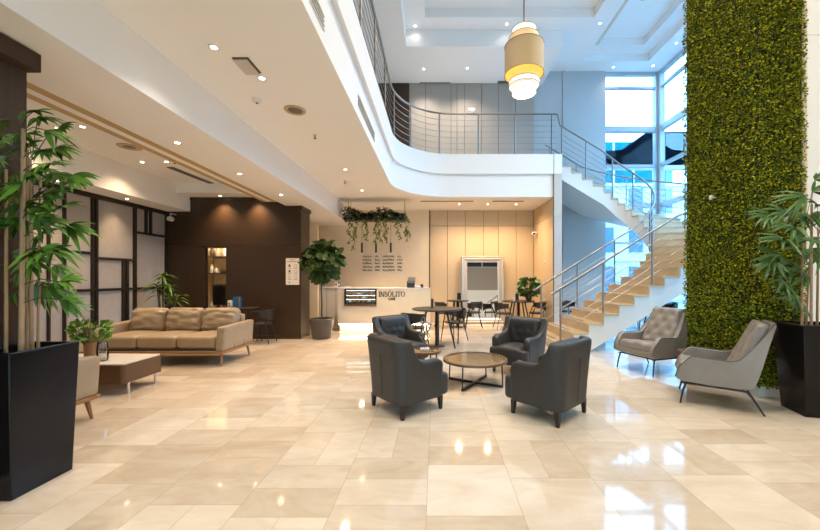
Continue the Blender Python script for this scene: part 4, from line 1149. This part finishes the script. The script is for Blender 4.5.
dup(lounge, (p1.x, p1.y, 0), face_rz(f1.x, f1.y), 'tufted grey lounge chair beneath the stairs at the moss wall edge', 'grey lounge chairs by the moss wall')
t = thing('side_table', 'small round wooden side table between the grey lounge chairs', 'table', (3.30, 4.58, 0))
MB().lathe([(.001, .385), (.15, .385), (.16, .395), (.16, .41), (.15, .418), (.001, .418)], 32, capb=False, capt=False).build('tabletop', 'walnut', t, smooth=40)
MB().cyl((0, 0, .012), (0, 0, .39), .014, n=10).build('stem', 'black', t, smooth=60)
MB().lathe([(.12, 0), (.12, .01), (.02, .016)], 28).build('base', 'black', t, smooth=60)

# ------------------------------------------------------------------ cafe counter
CX0, CX1, CY = -2.47, -.15, 8.95
DX0, DX1, DZ0, DZ1 = px2x(344.6, CY), px2x(376.6, CY), .645, 1.075
ctr = thing('cafe_counter', 'cream cafe counter with lettering and a glowing plinth', 'counter', (0, 0, 0))
b = MB()
b.box(CX0, DX0, CY, CY+.6, .19, 1.08).box(DX1, CX1, CY, CY+.6, .19, 1.08).box(DX0, DX1, CY, CY+.6, .19, DZ0).box(DX0, DX1, CY+.42, CY+.6, DZ0, 1.08)
b.build('front_panel', 'cream', ctr, smooth=0)
MB().box(CX0-.01, CX1+.01, CY-.012, CY+.62, 1.08, 1.10).build('countertop', 'marble', ctr, smooth=0)
MB().box(CX0+.02, CX1-.02, CY+.10, CY+.6, 0, .19).build('plinth', 'white', ctr, smooth=0)
MB().box(CX0+.02, CX1-.02, CY+.02, CY+.05, .175, .188).build('led_strip', 'led', ctr, smooth=0)
b = MB()
lt = .16
def stroke(b, pts, ws, y0=0, dy=.008):
    """flat ribbon with given widths extruded in y; pts in (x,z)"""
    n = len(pts); L = []; Rr = []
    for i in range(n):
        a = Vector(pts[max(0, i-1)]); c = Vector(pts[min(n-1, i+1)]); d = (c-a).normalized(); nn = Vector((-d.y, d.x))
        L.append(Vector(pts[i])+nn*ws[i]/2); Rr.append(Vector(pts[i])-nn*ws[i]/2)
    for i in range(n-1):
        q = [L[i], L[i+1], Rr[i+1], Rr[i]]
        b.prism([(p.x, p.y) for p in q], 0, 1, lambda x, z, k: (x, y0-dy*k, z))
def letter(b, ch, x, z, h):
    S = lambda *p: [(x+a*h, z+c*h) for a, c in p]
    T, t_ = .185*h, .075*h
    ser = lambda cx, cz, w=.30: stroke(b, S((cx-w/2, cz), (cx+w/2, cz)), [t_, t_])
    if ch == 'I': stroke(b, S((.2, 0), (.2, 1)), [T, T]); ser(.2, .02, .36); ser(.2, .98, .36); return .42
    if ch == 'N':
        stroke(b, S((.14, 0), (.14, 1)), [t_*1.3]*2); stroke(b, S((.1, 1), (.8, 0)), [T, T]); stroke(b, S((.78, 0), (.78, 1)), [t_*1.3]*2)
        ser(.14, .02); ser(.1, .98, .26); ser(.78, .98); return .95
    if ch == 'L': stroke(b, S((.2, 0), (.2, 1)), [T, T]); ser(.2, .98, .36); stroke(b, S((.05, .025), (.68, .025)), [t_]*2); stroke(b, S((.66, 0), (.69, .28)), [t_*.6, t_*1.6]); return .75
    if ch == 'T': stroke(b, S((.4, 0), (.4, 1)), [T, T]); ser(.4, .02, .36); stroke(b, S((.02, .975), (.78, .975)), [t_]*2); stroke(b, S((.03, 1), (.03, .74)), [t_*1.6, t_*.6]); stroke(b, S((.77, 1), (.77, .74)), [t_*1.6, t_*.6]); return .84
    if ch in 'OÓ':
        P = []; Wd = []
        for k in range(29):
            a = 2*PI*k/28; P.append((.45+.37*math.cos(a), .5+.49*math.sin(a))); Wd.append(t_+(T-t_)*abs(math.cos(a))**1.3)
        stroke(b, S(*P), Wd)
        if ch == 'Ó': stroke(b, S((.40, 1.10), (.56, 1.34)), [t_, T*.9])
        return .95
    if ch == 'S':
        P = []; Wd = []
        for k in range(15):
            a = R(40+230*k/14); P.append((.32+.23*math.cos(a), .75+.23*math.sin(a))); Wd.append(t_*1.1+(T*.9-t_)*max(0, math.sin(PI*(k/14-.15)/.95))**1.2)
        for k in range(1, 16):
            a = R(90-245*k/15); P.append((.32+.26*math.cos(a), .26+.255*math.sin(a))); Wd.append(T-(T-t_)*(k/15)**.8)
        stroke(b, S(*P), Wd); stroke(b, S((.52, .95), (.52, .72)), [t_*1.3, t_*.7]); stroke(b, S((.06, .05), (.06, .30)), [t_*1.3, t_*.7]); return .70
lx0, lx1 = px2x(378.5, CY), px2x(405.2, CY); h_ = .126
tot = sum({'I': .42, 'N': .95, 'S': .70, 'Ó': .95, 'L': .75, 'T': .84, 'O': .95}[c] for c in 'INSÓLITO')
hx = (lx1-lx0)/tot
x = lx0; zl = at(0, 296.6, CY).z
bb_ = MB()
sx_scale = hx/h_
tmp = MB(); xx = 0
for c in 'INSÓLITO': xx += letter(tmp, c, xx*h_, 0, h_)
bb_.v = [(lx0+p[0]*sx_scale, CY-.001+p[1], zl+p[2]) for p in tmp.v]; bb_.f = tmp.f
bb_.build('lettering', 'ink', ctr, smooth=0, fixn=True)
fc = bpy.data.curves.new('cafe_word', 'FONT'); fc.body = 'CAFÉ'; fc.size = .075; fc.extrude = .004; fc.offset = .003; fc.align_x = 'CENTER'
fo = bpy.data.objects.new('lettering', fc); COL.objects.link(fo); fo.parent = ctr; fo.rotation_euler = (R(90), 0, 0); fo.location = ((lx0+lx1)/2, CY-.004, at(0, 299.9, CY).z)
bpy.context.view_layer.update()
me_ = bpy.data.meshes.new_from_object(fo.evaluated_get(bpy.context.evaluated_depsgraph_get()))
me_.materials.clear(); me_.materials.append(M['ink'])
fo2 = bpy.data.objects.new('lettering', me_); COL.objects.link(fo2); fo2.parent = ctr; fo2.rotation_euler = fo.rotation_euler; fo2.location = fo.location
bpy.data.objects.remove(fo)
# display case
dc_ = thing('display_case', 'black framed pastry display case set in the counter front', 'display case', ((DX0+DX1)/2, CY, DZ0))
dw, dh = DX1-DX0, DZ1-DZ0; f_ = .035
b = MB(); b.box(-dw/2, -dw/2+f_, -.03, .02, 0, dh).box(dw/2-f_, dw/2, -.03, .02, 0, dh).box(-dw/2, dw/2, -.03, .02, dh-f_, dh).box(-dw/2, dw/2, -.03, .02, .05, .05+f_*.7)
b.build('frame', 'black', dc_, smooth=0)
MB().box(-dw/2, dw/2, -.035, .02, 0, .05).build('sill', 'walnut', dc_, smooth=0)
MB().box(-dw/2+f_, dw/2-f_, .40, .415, .05, dh).build('back_panel', 'whiteplastic', dc_, smooth=0)
for z in (.165, .265): MB().box(-dw/2+f_, dw/2-f_, .04, .38, z, z+.008).build('shelf', 'chrome', dc_, smooth=0)
MB().box(-dw/2+f_, dw/2-f_, .04, .39, .075, .082).build('shelf', 'chrome', dc_, smooth=0)
MB().box(-dw/2+f_, dw/2-f_, -.005, 0, .085, dh-f_).build('glass_front', 'glass', dc_, smooth=0)
cl_ = emit('case_light', (1, .88, .70), 6)
for z in (dh-f_-.001, .264, .164): MB().box(-dw/2+f_, dw/2-f_, .045, .07, z-.006, z-.001).build('light_strip', cl_, dc_, smooth=0)
rnd = random.Random(9)
for zi, (z, nm) in enumerate(((.083, 'bottom'), (.174, 'middle'), (.274, 'top'))):
    for k in range(6):
        x = -dw/2+.10+(dw-.2)*k/5; white = (k+zi) % 4 == 0
        b = MB().rbox((0, 0, .027+.0), (rnd.uniform(.08, .12), .12, .054), .022, 6)
        o = b.build('pastry', 'cakewhite' if white else 'pastry', None, smooth=80)
        o.location = ((DX0+DX1)/2+x, CY+.2, DZ0+z)
        tag(o, ('white iced' if white else 'golden')+' pastry on the '+nm+' shelf of the counter display', 'pastry', 'pastries in the counter display')
# register
rg = thing('cash_register', 'black and white point-of-sale register on the cafe counter', 'cash register', (px2x(414, 9.2), 9.2, 1.10))
MB().rbox((-.08, 0, .09), (.20, .22, .18), .02, 5).build('terminal', 'black', rg, smooth=60)
o = MB().rbox((0, 0, 0), (.20, .02, .16), .008, 4).build('screen', 'vent', rg, smooth=60); o.location = (-.06, -.08, .20); o.rotation_euler = (R(-25), 0, 0)
MB().rbox((.10, 0, .03), (.20, .16, .06), .015, 5).build('keypad', 'whiteplastic', rg, smooth=60)
MB().rbox((.20, -.02, .045), (.09, .12, .09), .02, 5).build('printer', 'black', rg, smooth=60)
# left return cabinet
t = thing('back_counter', 'pale low cabinet left of the counter behind the fig tree', 'cabinet', (0, 0, 0))
MB().box(-3.75, CX0-.02, 9.75, 10.35, .0, 1.08).build('carcass', 'stone', t, smooth=0)
b = MB()
for x in (-3.4, -3.0, -2.75): b.box(x-.004, x+.004, 9.745, 9.75, .05, 1.06)
b.build('seam', 'joint', t, smooth=0)
MB().box(-3.77, CX0-.02, 9.72, 10.37, 1.08, 1.11).build('countertop', 'marble', t, smooth=0)
for px, lab in ((336.2, 'small white notice tile on the low cabinet, left of its pair'), (338.6+.6, 'small dark notice tile on the low cabinet, beside the counter')):
    q = at(px, 286.5, 9.8)
    o = MB().box(-.035, .035, -.008, .008, 0, .12).build('notice_tile', 'paper' if px < 337 else 'navy', None, smooth=0); o.location = (q.x, q.y, 1.11)
    tag(o, lab, 'notice')
    MB().box(-.02, .02, -.010, -.008, .03, .09).build('symbol', 'navy' if px < 337 else 'paper', o, smooth=0)
# menu lettering on the wall
mn = thing('menu_lettering', 'five rows of small black menu lettering on the cream wall', 'menu', (0, YB-.061, 0))
rnd = random.Random(31)
for yy in (256.4, 259.8, 263.3, 266.9, 270.2):
    for (a, c) in ((362.8, 372.3), (374.9, 380.2), (382.8, 394.5), (397.4, 403)):
        x = px2x(a, YB-.06); xe = px2x(c-rnd.uniform(0, 1.5), YB-.06); z = CH-(yy-VY)*(YB-.06)/FPX; b = MB()
        while x < xe-.01:
            w = rnd.uniform(.022, .034); hh = rnd.choice((.048, .048, .056))
            k = rnd.random()
            if k < .5: b.box(x, x+w*.35, -.006, 0, z-hh/2, z+hh/2); b.box(x, x+w, -.006, 0, z-hh/2, z-hh/2+.018)
            else: b.box(x, x+w, -.006, 0, z+hh/2-.016, z+hh/2); b.box(x+w*.6, x+w, -.006, 0, z-hh/2, z+hh/2); b.box(x, x+w, -.006, 0, z-.008, z+.008)
            x += w+.01
        b.build('text_line', 'ink', mn, smooth=0)
# hanging planter
HX0, HX1, HY, HZ = -2.40, -.80, 9.4, 2.87
hp = thing('hanging_planter', 'suspended shelf of trailing green ivy above the counter', 'hanging planter', ((HX0+HX1)/2, HY, HZ))
hw_ = (HX1-HX0)/2
MB().box(-hw_, hw_, -.14, .14, -.02, .015).box(-hw_, hw_, -.14, -.12, .015, .06).box(-hw_, hw_, .12, .14, .015, .06).build('shelf', 'blackwood', hp, smooth=0)
for x in (-hw_+.12, hw_-.03):
    for y in (-.11, .11): MB().cyl((x, y, .015), (x, y, ZC-HZ), .006, n=6).build('rod', 'vent', hp, smooth=60)
rnd = random.Random(17); b = MB()
for k in range(1300):
    x = rnd.uniform(-hw_-.04, hw_); z = .02+.33*rnd.random()**1.1*(0.75+.25*math.sin(x*7)); y = rnd.uniform(-.2, .18)
    a = rnd.uniform(0, 2*PI)
    leaf(b, Vector((x, y, z)), Vector((math.cos(a), math.sin(a)-.5, rnd.uniform(-.4, .6))), rnd.uniform(.06, .11), rnd.uniform(.05, .08), .4, n=3, ovate=True)
b.build('foliage', 'leafD', hp, smooth=60)
for px, yend in ((350, 244), (354, 250), (356, 238), (364, 238), (367, 241), (375.5, 244), (378, 236), (380, 243), (385, 238), (386, 243), (397, 232), (399.5, 240), (406, 238), (408, 243)):
    x = px2x(px, HY-.12)-(HX0+HX1)/2; L = (yend-220)*HY/FPX; b = MB(); s_ = []
    y = rnd.uniform(-.2, -.14); n = int(L/.035)
    for i in range(n+1):
        z = .03-L*i/n-.0; xx = x+.03*math.sin(i*.7+px); s_.append((xx, y, z))
        for q in (0, 1):
            a = rnd.uniform(0, 2*PI)
            if rnd.random() < .8: leaf(b, Vector((xx, y, z)), Vector((math.cos(a), math.sin(a)*.6-.3, -.5)), rnd.uniform(.06, .10), rnd.uniform(.05, .085), .2, n=3, ovate=True)
    b.tube(s_, .004, 4)
    b.build('vine', 'ivy', hp, smooth=60)
for px, lab in ((361.9, 'left of the three slim black pendant lamps below the ivy shelf'), (376, 'middle of the three slim black pendant lamps below the ivy shelf'), (390.8, 'right of the three slim black pendant lamps below the ivy shelf')):
    z0, z1 = CH+(VY-253)*HY/FPX, CH+(VY-243)*HY/FPX
    t = thing('pendant_tube_lamp', lab, 'lamp', (px2x(px, HY), HY, z0), 0, 'slim black pendants')
    MB().lathe([(.026, .004), (.026, z1-z0), (.02, z1-z0+.006)], 16).build('lamp_tube', 'black', t, smooth=50)
    MB().lathe([(.022, 0.001), (.001, 0)], 12, capb=False).build('lens', 'lensdim', t, smooth=50)
    MB().cyl((0, 0, z1-z0), (0, 0, HZ-.02-z0), .004, n=5).build('cord', 'black', t, smooth=50)
    spot('pendant_lamp_light', (0, 0, -.02), 45, WARM, R(160), parent=t)
# fittings on the cafe right wall
t = thing('security_camera', 'small white security camera high on the cafe right wall', 'camera', (2.99, 10.5, 2.68))
MB().lathe([(.045, 0), (.04, .02)], 14).build('bracket', 'whiteplastic', t, smooth=50); t.children[-1].rotation_euler = (0, R(-90), 0)
o = MB().rbox((0, 0, 0), (.11, .16, .10), .03, 6).build('housing', 'whiteplastic', t, smooth=60); o.location = (-.09, -.03, -.02); o.rotation_euler = (R(10), 0, R(25))
MB().cyl((-.11, -.10, -.03), (-.125, -.125, -.035), .03, n=12).build('lens', 'black', t, smooth=60)
t = thing('thermostat', 'small white thermostat on the cafe right wall', 'thermostat', (2.988, px2x(0, 1) and 9.75, 1.77))
MB().rbox((-.012, 0, 0), (.024, .10, .07), .01, 5).build('housing', 'whiteplastic', t, smooth=60)
MB().box(-.026, -.024, -.03, .03, -.01, .02).build('display', 'vent', t, smooth=0)
t = thing('wall_fixture', 'small white boxed fixture on the mezzanine back wall', 'wall fixture', (px2x(471.5, YB-.02), YB-.02, at(0, 111, YB).z))
MB().rbox((0, -.03, 0), (.22, .06, .13), .015, 5).build('housing', 'whiteplastic', t, smooth=60)
for x in (-.06, .06): MB().cyl((x, -.06, .0), (x, -.085, 0), .03, n=12).build('lamp_head', 'paper', t, smooth=60)
# wall camera on the left panels
q = at(170.5, 219, 7.7)
t = thing('wall_camera', 'small pale cylindrical camera under the bulkhead in the panel corner', 'camera', (q.x, 7.70, q.z))
MB().cyl((0, -.05, .0), (0, .05, 0), .05, n=16).build('housing', 'whiteplastic', t, smooth=50)
MB().cyl((0, 0, .04), (0, 0, .13), .012, n=8).cyl((0, 0, .12), (-.0, .16, .12), .012, n=8).build('bracket', 'whiteplastic', t, smooth=50)
# notice poster
q0, q1 = at(285.8, 258.2, WY-.01), at(299.2, 284.8, WY-.01)
t = thing('notice_poster', 'white notice poster with grey icons on the dark wood wall', 'poster', ((q0.x+q1.x)/2, WY-.002, (q0.z+q1.z)/2))
w2, h2 = (q1.x-q0.x)/2, (q0.z-q1.z)/2
MB().box(-w2, w2, -.006, 0, -h2, h2).build('sheet', 'paper', t, smooth=0)
b = MB(); b.box(-w2*.45, w2*.45, -.008, -.006, h2*.86, h2*.90).box(-w2*.82, w2*.82, -.008, -.006, h2*.72, h2*.77)
for j in range(3):
    for i in (-1, 1):
        cx, cz = i*w2*.45, h2*(.42-.42*j); r = w2*.24
        for k in range(12):
            a, a2 = 2*PI*k/12, 2*PI*(k+1)/12
            b.prism([(cx+r*math.cos(a), cz+r*math.sin(a)), (cx+r*math.cos(a2), cz+r*math.sin(a2)), (cx+r*.82*math.cos(a2), cz+r*.82*math.sin(a2)), (cx+r*.82*math.cos(a), cz+r*.82*math.sin(a))], 0, 1, lambda x, z, k_: (x, -.006-.002*k_, z))
        b.box(cx-w2*.3, cx+w2*.3, -.008, -.006, cz-r-.02, cz-r-.012)
b.build('print', 'greyink', t, smooth=0, fixn=True)
b = MB(); b.box(-w2*.55, -w2*.35, -.009, -.006, h2*.36, h2*.52).box(-w2*.55, -w2*.35, -.009, -.006, -h2*.06, h2*.1).box(-w2*.55, -w2*.40, -.009, -.006, -h2*.88, -h2*.78); b.build('icon', 'ink', t, smooth=0)

# mirror
mrx0, mrx1 = px2x(461, 10.7), px2x(504, 10.7)
mi = thing('floor_mirror', 'tall silver framed mirror leaning on the beige panel wall', 'mirror', ((mrx0+mrx1)/2, 10.62, 0))
mi.rotation_euler = (R(-5.0), 0, 0)
mw_, mh_, fw = (mrx1-mrx0)/2, 2.02, .19
prof = [(0, 0), (.0, .05), (.03, .075), (.07, .06), (.10, .065), (.15, .035), (.19, .03), (.19, 0)]
b = MB()
def corner(k, q):   # q=(inset, proud)
    i, p = q
    return [(-mw_+i, -p, i), (mw_-i, -p, i), (mw_-i, -p, mh_-i), (-mw_+i, -p, mh_-i)][k]
for k in range(4):
    k2 = (k+1) % 4
    for j in range(len(prof)-1):
        b.add([corner(k, prof[j]), corner(k2, prof[j]), corner(k2, prof[j+1]), corner(k, prof[j+1])], [(0, 1, 2, 3)])
b.build('frame', 'silver', mi, smooth=30, fixn=True)
MB().box(-mw_+.15, mw_-.15, -.02, -.012, .15, mh_-.15).build('mirror_glass', 'mirror', mi, smooth=0)
MB().box(-mw_+.02, mw_-.02, -.012, .012, .02, mh_-.02).build('backing', 'blackwood', mi, smooth=0)

# ------------------------------------------------------------------ cafe tables and chairs
def make_cafe_chair(label, loc, rz, group, mseat='blackwood'):
    t = thing('cafe_chair', label, 'chair', loc, rz, group)
    MB().prism([(.21*math.cos(2*PI*k/24)*1.02, .20*math.sin(2*PI*k/24)) for k in range(24)], .395, .43).build('seat', mseat, t, smooth=40, bevel=.008)
    def bk(i, j):
        a = R(-12+204*i/20); z0 = .455+.10*abs(math.cos(a)); z1 = .70-.05*max(0, abs(math.cos(a))-.5)
        rr = .235
        pts = [(rr, z0), (rr+.012, (z0+z1)/2), (rr+.02, z1), (rr+.002, z1+.004), (rr-.004, (z0+z1)/2), (rr-.014, z0)]
        r_, z = pts[j]; return (r_*math.cos(a), r_*math.sin(a)*1.0, z)
    b = MB(); b.grid(bk, 21, 6, closev=True); b.f.append(tuple(range(6))); b.f.append(tuple(reversed(range(20*6, 21*6))))
    b.build('backrest', mseat, t, smooth=50, fixn=True)
    for x, y in ((-.16, -.14), (.16, -.14)):
        MB().tube([(x*1.35, y+.08, .60), (x*1.2, y, .41), (x*1.35, y*1.5, 0)], [.010, .013, .009], 8).build('leg', 'black', t, smooth=60)
    for x, y in ((-.13, .14), (.13, .14)):
        MB().tube([(x*1.1, y+.05, .58), (x, y, .41), (x*1.4, y*1.7, 0)], [.010, .013, .009], 8).build('leg', 'black', t, smooth=60)
    return t
def make_table(label, loc, D, H, rot=0, nleg=3):
    t = thing('cafe_table', label, 'table', loc, rot); r = D/2
    MB().lathe([(.001, H-.03), (r-.02, H-.03), (r, H-.015), (r, H-.004), (r-.004, H), (.001, H)], 40, capb=False, capt=False).build('tabletop', 'blackwood', t, smooth=40)
    for k in range(nleg):
        a = 2*PI*k/nleg; c, s = math.cos(a), math.sin(a)
        MB().tube([(c*r*.45, s*r*.45, H-.03), (c*r*.85, s*r*.85, 0)], [.022, .014], 8).build('leg', 'black', t, smooth=60)
    MB().box(-.028, .028, -.028, .028, .02, H-.03).build('pedestal', 'black', t, smooth=0)
    MB().lathe([(.16, 0), (.16, .015), (.05, .025)], 24).build('base', 'black', t, smooth=50)
    return t
make_table('large round black cafe table behind the wire sculpture', (.02, 7.05, 0), 1.0, .75, R(-35), 3)
make_table('small round black cafe table left of the silver mirror', (.60, 9.77, 0), .60, .74, R(45), 4)
make_table('round black cafe table by the cafe right wall', (2.22, 9.55, 0), .86, .74, R(45), 4)
GC = 'dark cafe chairs'
ch = make_cafe_chair('dark tub cafe chair behind the charcoal armchair, left of large table', (-.42, 6.75, 0), face_rz(.45, .85), GC)
dup(ch, (.40, 7.55, 0), face_rz(-.6, -.8), 'dark cafe chair tucked behind the large round table', GC)
dup(ch, (.21, 9.62, 0), face_rz(1, .1), 'dark cafe chair at the left of the small mirror table', GC)
dup(ch, (1.02, 9.70, 0), face_rz(-1, .05), 'dark cafe chair standing before the silver mirror', GC)
dup(ch, (1.80, 9.45, 0), face_rz(1, .15), 'dark cafe chair right of the mirror, left of the wall table', GC)
dup(ch, (2.70, 9.52, 0), face_rz(-1, .1), 'dark cafe chair against the cafe right wall', GC)
dup(ch, (3.66, 10.0, 0), face_rz(0, -1), 'dark chair in the blue shade behind the stairs', GC)
dup(ch, (5.25, 9.15, 0), face_rz(.8, .3), 'dark chair under the stairs, left of the shaded table', GC)
dup(ch, (6.15, 9.45, 0), face_rz(-1, -.3), 'dark chair under the stairs, next to the window', GC)
make_table('round dark table in the blue light under the stairs', (5.72, 9.25, 0), .75, .72, 0, 3)
def card(px, Y, z, h, w, m, lab, th=.03):
    o = MB().rbox((0, 0, h/2), (w, th, h), .004, 3).build('menu_card', m, None, smooth=60); o.location = (px2x(px, Y), Y, z); o.rotation_euler = (0, 0, R(8))
    tag(o, lab, 'menu card'); MB().box(-w*.35, w*.35, -th/2-.002, -th/2, h*.06, h*.12).build('base_strip', 'chrome', o, smooth=0)
card(432.2, 7.05, .75, .19, .05, 'navy', 'slim navy menu card on the large round cafe table', .05)
card(459, 9.77, .74, .20, .11, 'black', 'black menu card on the small mirror table')
card(517, 9.5, .74, .19, .09, 'navy', 'dark menu card on the wall table beside the plant')
o = MB().lathe([(.03, 0), (.035, .10), (.03, .10)], 14).build('cup', 'marble', None, smooth=50); o.location = (px2x(513.8, 9.5), 9.45, .74); tag(o, 'small white cup beside the dark menu card', 'cup')
tp = thing('potted_plant', 'bushy green plant on the table at the cafe right wall', 'potted plant', (px2x(529.5, 9.5), 9.58, .74))
MB().lathe([(.07, 0), (.09, .13), (.095, .14), (.08, .14), (.001, .12)], 20, capt=False).build('pot', 'potgrey', tp, smooth=50)
shrub(tp, 160, .22, .12, .58, .15, .10, 'leafB', 33)

# ------------------------------------------------------------------ side table, chair, shelf niche at the wood wall
t = thing('side_desk', 'narrow black table behind the sofa at the wood wall', 'table', (px2x(238, 7.45), 7.45, 0))
MB().box(-.42, .40, -.22, .22, .70, .725).build('tabletop', 'blackwood', t, smooth=0)
for x, y in ((-.38, -.18), (-.38, .18), (.30, .18), (.24, -.18)):
    MB().tube([(x, y, .70), (x+(.12 if x > 0 else -.02), y, 0)], .014, 8).build('leg', 'black', t, smooth=60)
dup(ch, (px2x(262, 7.4), 7.38, 0), face_rz(-1, 0), 'black chair tucked at the narrow table behind the sofa arm', GC)
o = MB().rbox((0, 0, .08), (.085, .06, .16), .006, 3).build('card_box', 'paper', None, smooth=60); o.location = (px2x(230.5, 7.4), 7.4, .725); tag(o, 'small white box on the narrow black table', 'box')
MB().box(-.02, .02, -.032, -.030, .03, .07).box(-.03, .01, -.032, -.030, .08, .11).build('print', 'greyink', o, smooth=0)
o = MB().rbox((0, 0, .115), (.15, .07, .23), .006, 3).build('book_box', 'blue', None, smooth=60); o.location = (px2x(236.8, 7.4), 7.42, .725); tag(o, 'taller blue box on the narrow black table', 'box')
MB().box(.045, .074, -.037, -.035, .01, .22).build('spine_strip', 'greyink', o, smooth=0)
sh = thing('shelf_unit', 'lit shelving seen through the opening in the wood wall', 'shelf', (0, 0, 0))
SY = 9.0
MB().box(-5.85, -4.1, SY+.35, SY+.38, 0, 2.7).build('back_panel', 'cream', sh, smooth=0)
zs_ = [CH+(VY-y)*SY/FPX for y in (309, 273.5, 256.8)]
for z in zs_: MB().box(-5.85, -4.1, SY, SY+.35, z-.015, z+.015).build('shelf', 'blackwood', sh, smooth=0)
MB().box(-5.85, -4.1, SY+.02, SY+.35, 0, zs_[0]-.02).build('cabinet_base', 'stone', sh, smooth=0)
rnd = random.Random(41)
for si, z in enumerate(zs_):
    nm = ('lowest', 'middle', 'top')[si]
    x = -5.76
    while x < -4.75:
        r = rnd.uniform(.035, .06); hgt = rnd.uniform(.12, .26)
        o = MB().lathe([(r*.9, 0), (r, .01), (r, hgt*.7), (r*.6, hgt*.85), (r*.6, hgt)], 14).build('jar', rnd.choice(('jar', 'stone', 'potgrey', 'marble')), None, smooth=50)
        o.location = (x, SY+.13, z+.016); tag(o, 'small jar on the '+nm+' lit shelf behind the wood wall', 'jar', 'jars on the lit '+nm+' shelf')
        x += r*2+rnd.uniform(.02, .08)
oc = thing('office_chair', 'dark high-backed office chair behind the glazed opening', 'chair', (px2x(220.5, 8.5), 8.5, 0))
def ocd(u, p): return Vector((p.x, p.y+.06*u.x**2*(-1), p.z))
MB().rbox((0, .08, .95), (.38, .08, .52), .039, 8, ocd).build('backrest', 'black', oc, smooth=70)
MB().rbox((0, -.14, .46), (.46, .44, .09), .04, 6).build('seat', 'black', oc, smooth=70)
MB().cyl((0, -.1, .08), (0, -.1, .42), .03, n=10).tube([(0, -.05, .42), (0, .14, .5), (0, .14, .8)], .02, 6).build('stem', 'chrome', oc, smooth=60)
b = MB()
for k in range(5): a = 2*PI*k/5+.3; b.tube([(0, -.1, .09), (.26*math.cos(a), -.1+.26*math.sin(a), .05)], [.022, .014], 6); b.lathe([(.02, 0), (.028, .02), (.02, .045)], 8, (.26*math.cos(a), -.1+.26*math.sin(a), 0))
b.build('base', 'chrome', oc, smooth=60)
d = bpy.data.lights.new('niche_lamp', 'POINT'); d.energy = 70; d.color = (1, .74, .46); d.shadow_soft_size = .15
o = bpy.data.objects.new('niche_lamp', d); COL.objects.link(o); o.location = (-4.9, 8.6, 2.5)

# ------------------------------------------------------------------ outside
struct(MB().box(-30, 40, 11.3, 60, -.2, -.05).box(7.3, 40, -30, 11.3, -.2, -.05).build('ground_outside', 'ext_floor', smooth=0))
struct(MB().box(-30, 40, -40, YF-.2, -.2, -.05).build('ground_front', 'ext_pave', smooth=0))
bd = thing('apartment_block', 'pale building across the street seen through the back window', 'building', (9, 20, 0))
MB().box(-7, 12, 0, 6, -.05, 6.7).build('facade', 'ext_wall', bd, smooth=0)
b = MB()
for i in range(11):
    for z in (.6, 2.8, 5.0): b.box(-6.4+1.65*i, -5.6+1.65*i, -.03, .02, z, z+1.4)
b.build('glazing', 'ext_glass', bd, smooth=0)
b = MB()
for z in (.1, 2.3, 4.6, 6.5): b.box(-7.05, 12, -.12, 0, z, z+.16)
b.build('ledge', 'ext_wall', bd, smooth=0)
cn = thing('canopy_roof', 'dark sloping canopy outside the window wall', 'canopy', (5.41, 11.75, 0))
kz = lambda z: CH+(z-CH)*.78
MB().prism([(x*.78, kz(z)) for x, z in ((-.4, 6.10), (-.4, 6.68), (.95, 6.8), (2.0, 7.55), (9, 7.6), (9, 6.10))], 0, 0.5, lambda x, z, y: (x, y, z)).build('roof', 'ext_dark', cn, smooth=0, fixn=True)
MB().box(-.4, 7, -.08, .08, kz(5.94), kz(6.10)).build('fascia', 'ext_wall', cn, smooth=0)
MB().box(6.7, 6.9, .1, .4, -.05, kz(6.1)).build('post', 'ext_wall', cn, smooth=0)
gt = thing('glass_tower', 'bright blue glazed block rising behind the dark canopy', 'building', (9, 27, 0))
MB().box(0, 9, 0, 8, -.05, 11.7).build('facade', 'ext_blue', gt, smooth=0)
b = MB()
for i in range(7): b.box(1.5*i-.06, 1.5*i+.06, -.06, 0, 0, 11.7)
b.build('mullion', 'ext_wall', gt, smooth=0)
bt = thing('side_building', 'pale block beyond the side window', 'building', (17, 6, 0))
MB().box(0, 6, -8, 9, -.05, 7.2).build('facade', 'ext_wall', bt, smooth=0)
b = MB()
for j in range(8):
    for z in (.6, 2.9, 5.1): b.box(-.03, .02, -7.4+2*j, -6+2*j, z, z+1.5)
b.build('glazing', 'ext_glass', bt, smooth=0)

struct(MB().box(-7, 3, YF-3.0, YF-0.15, 3.15, 3.4).build('sky_blocker', 'white', smooth=0))  # unseen overhang added to keep direct sky light off the lobby floor

# ------------------------------------------------------------------ world and view
w = bpy.data.worlds.new('daylight'); sc.world = w; w.use_nodes = True
bg = w.node_tree.nodes['Background']; bg.inputs[0].default_value = (0.27, 0.62, 1.0, 1); bg.inputs[1].default_value = 9.0
sc.view_settings.view_transform = 'Standard'; sc.view_settings.look = 'None'
sc.view_settings.exposure = 0.27; sc.view_settings.gamma = 1.0; sc.view_settings.use_curve_mapping = False
cy = sc.cycles
cy.use_denoising = True; cy.max_bounces = 8; cy.diffuse_bounces = 5; cy.glossy_bounces = 4; cy.transmission_bounces = 4; cy.transparent_max_bounces = 10
cy.sample_clamp_indirect = 6.0; cy.caustics_reflective = False; cy.caustics_refractive = False
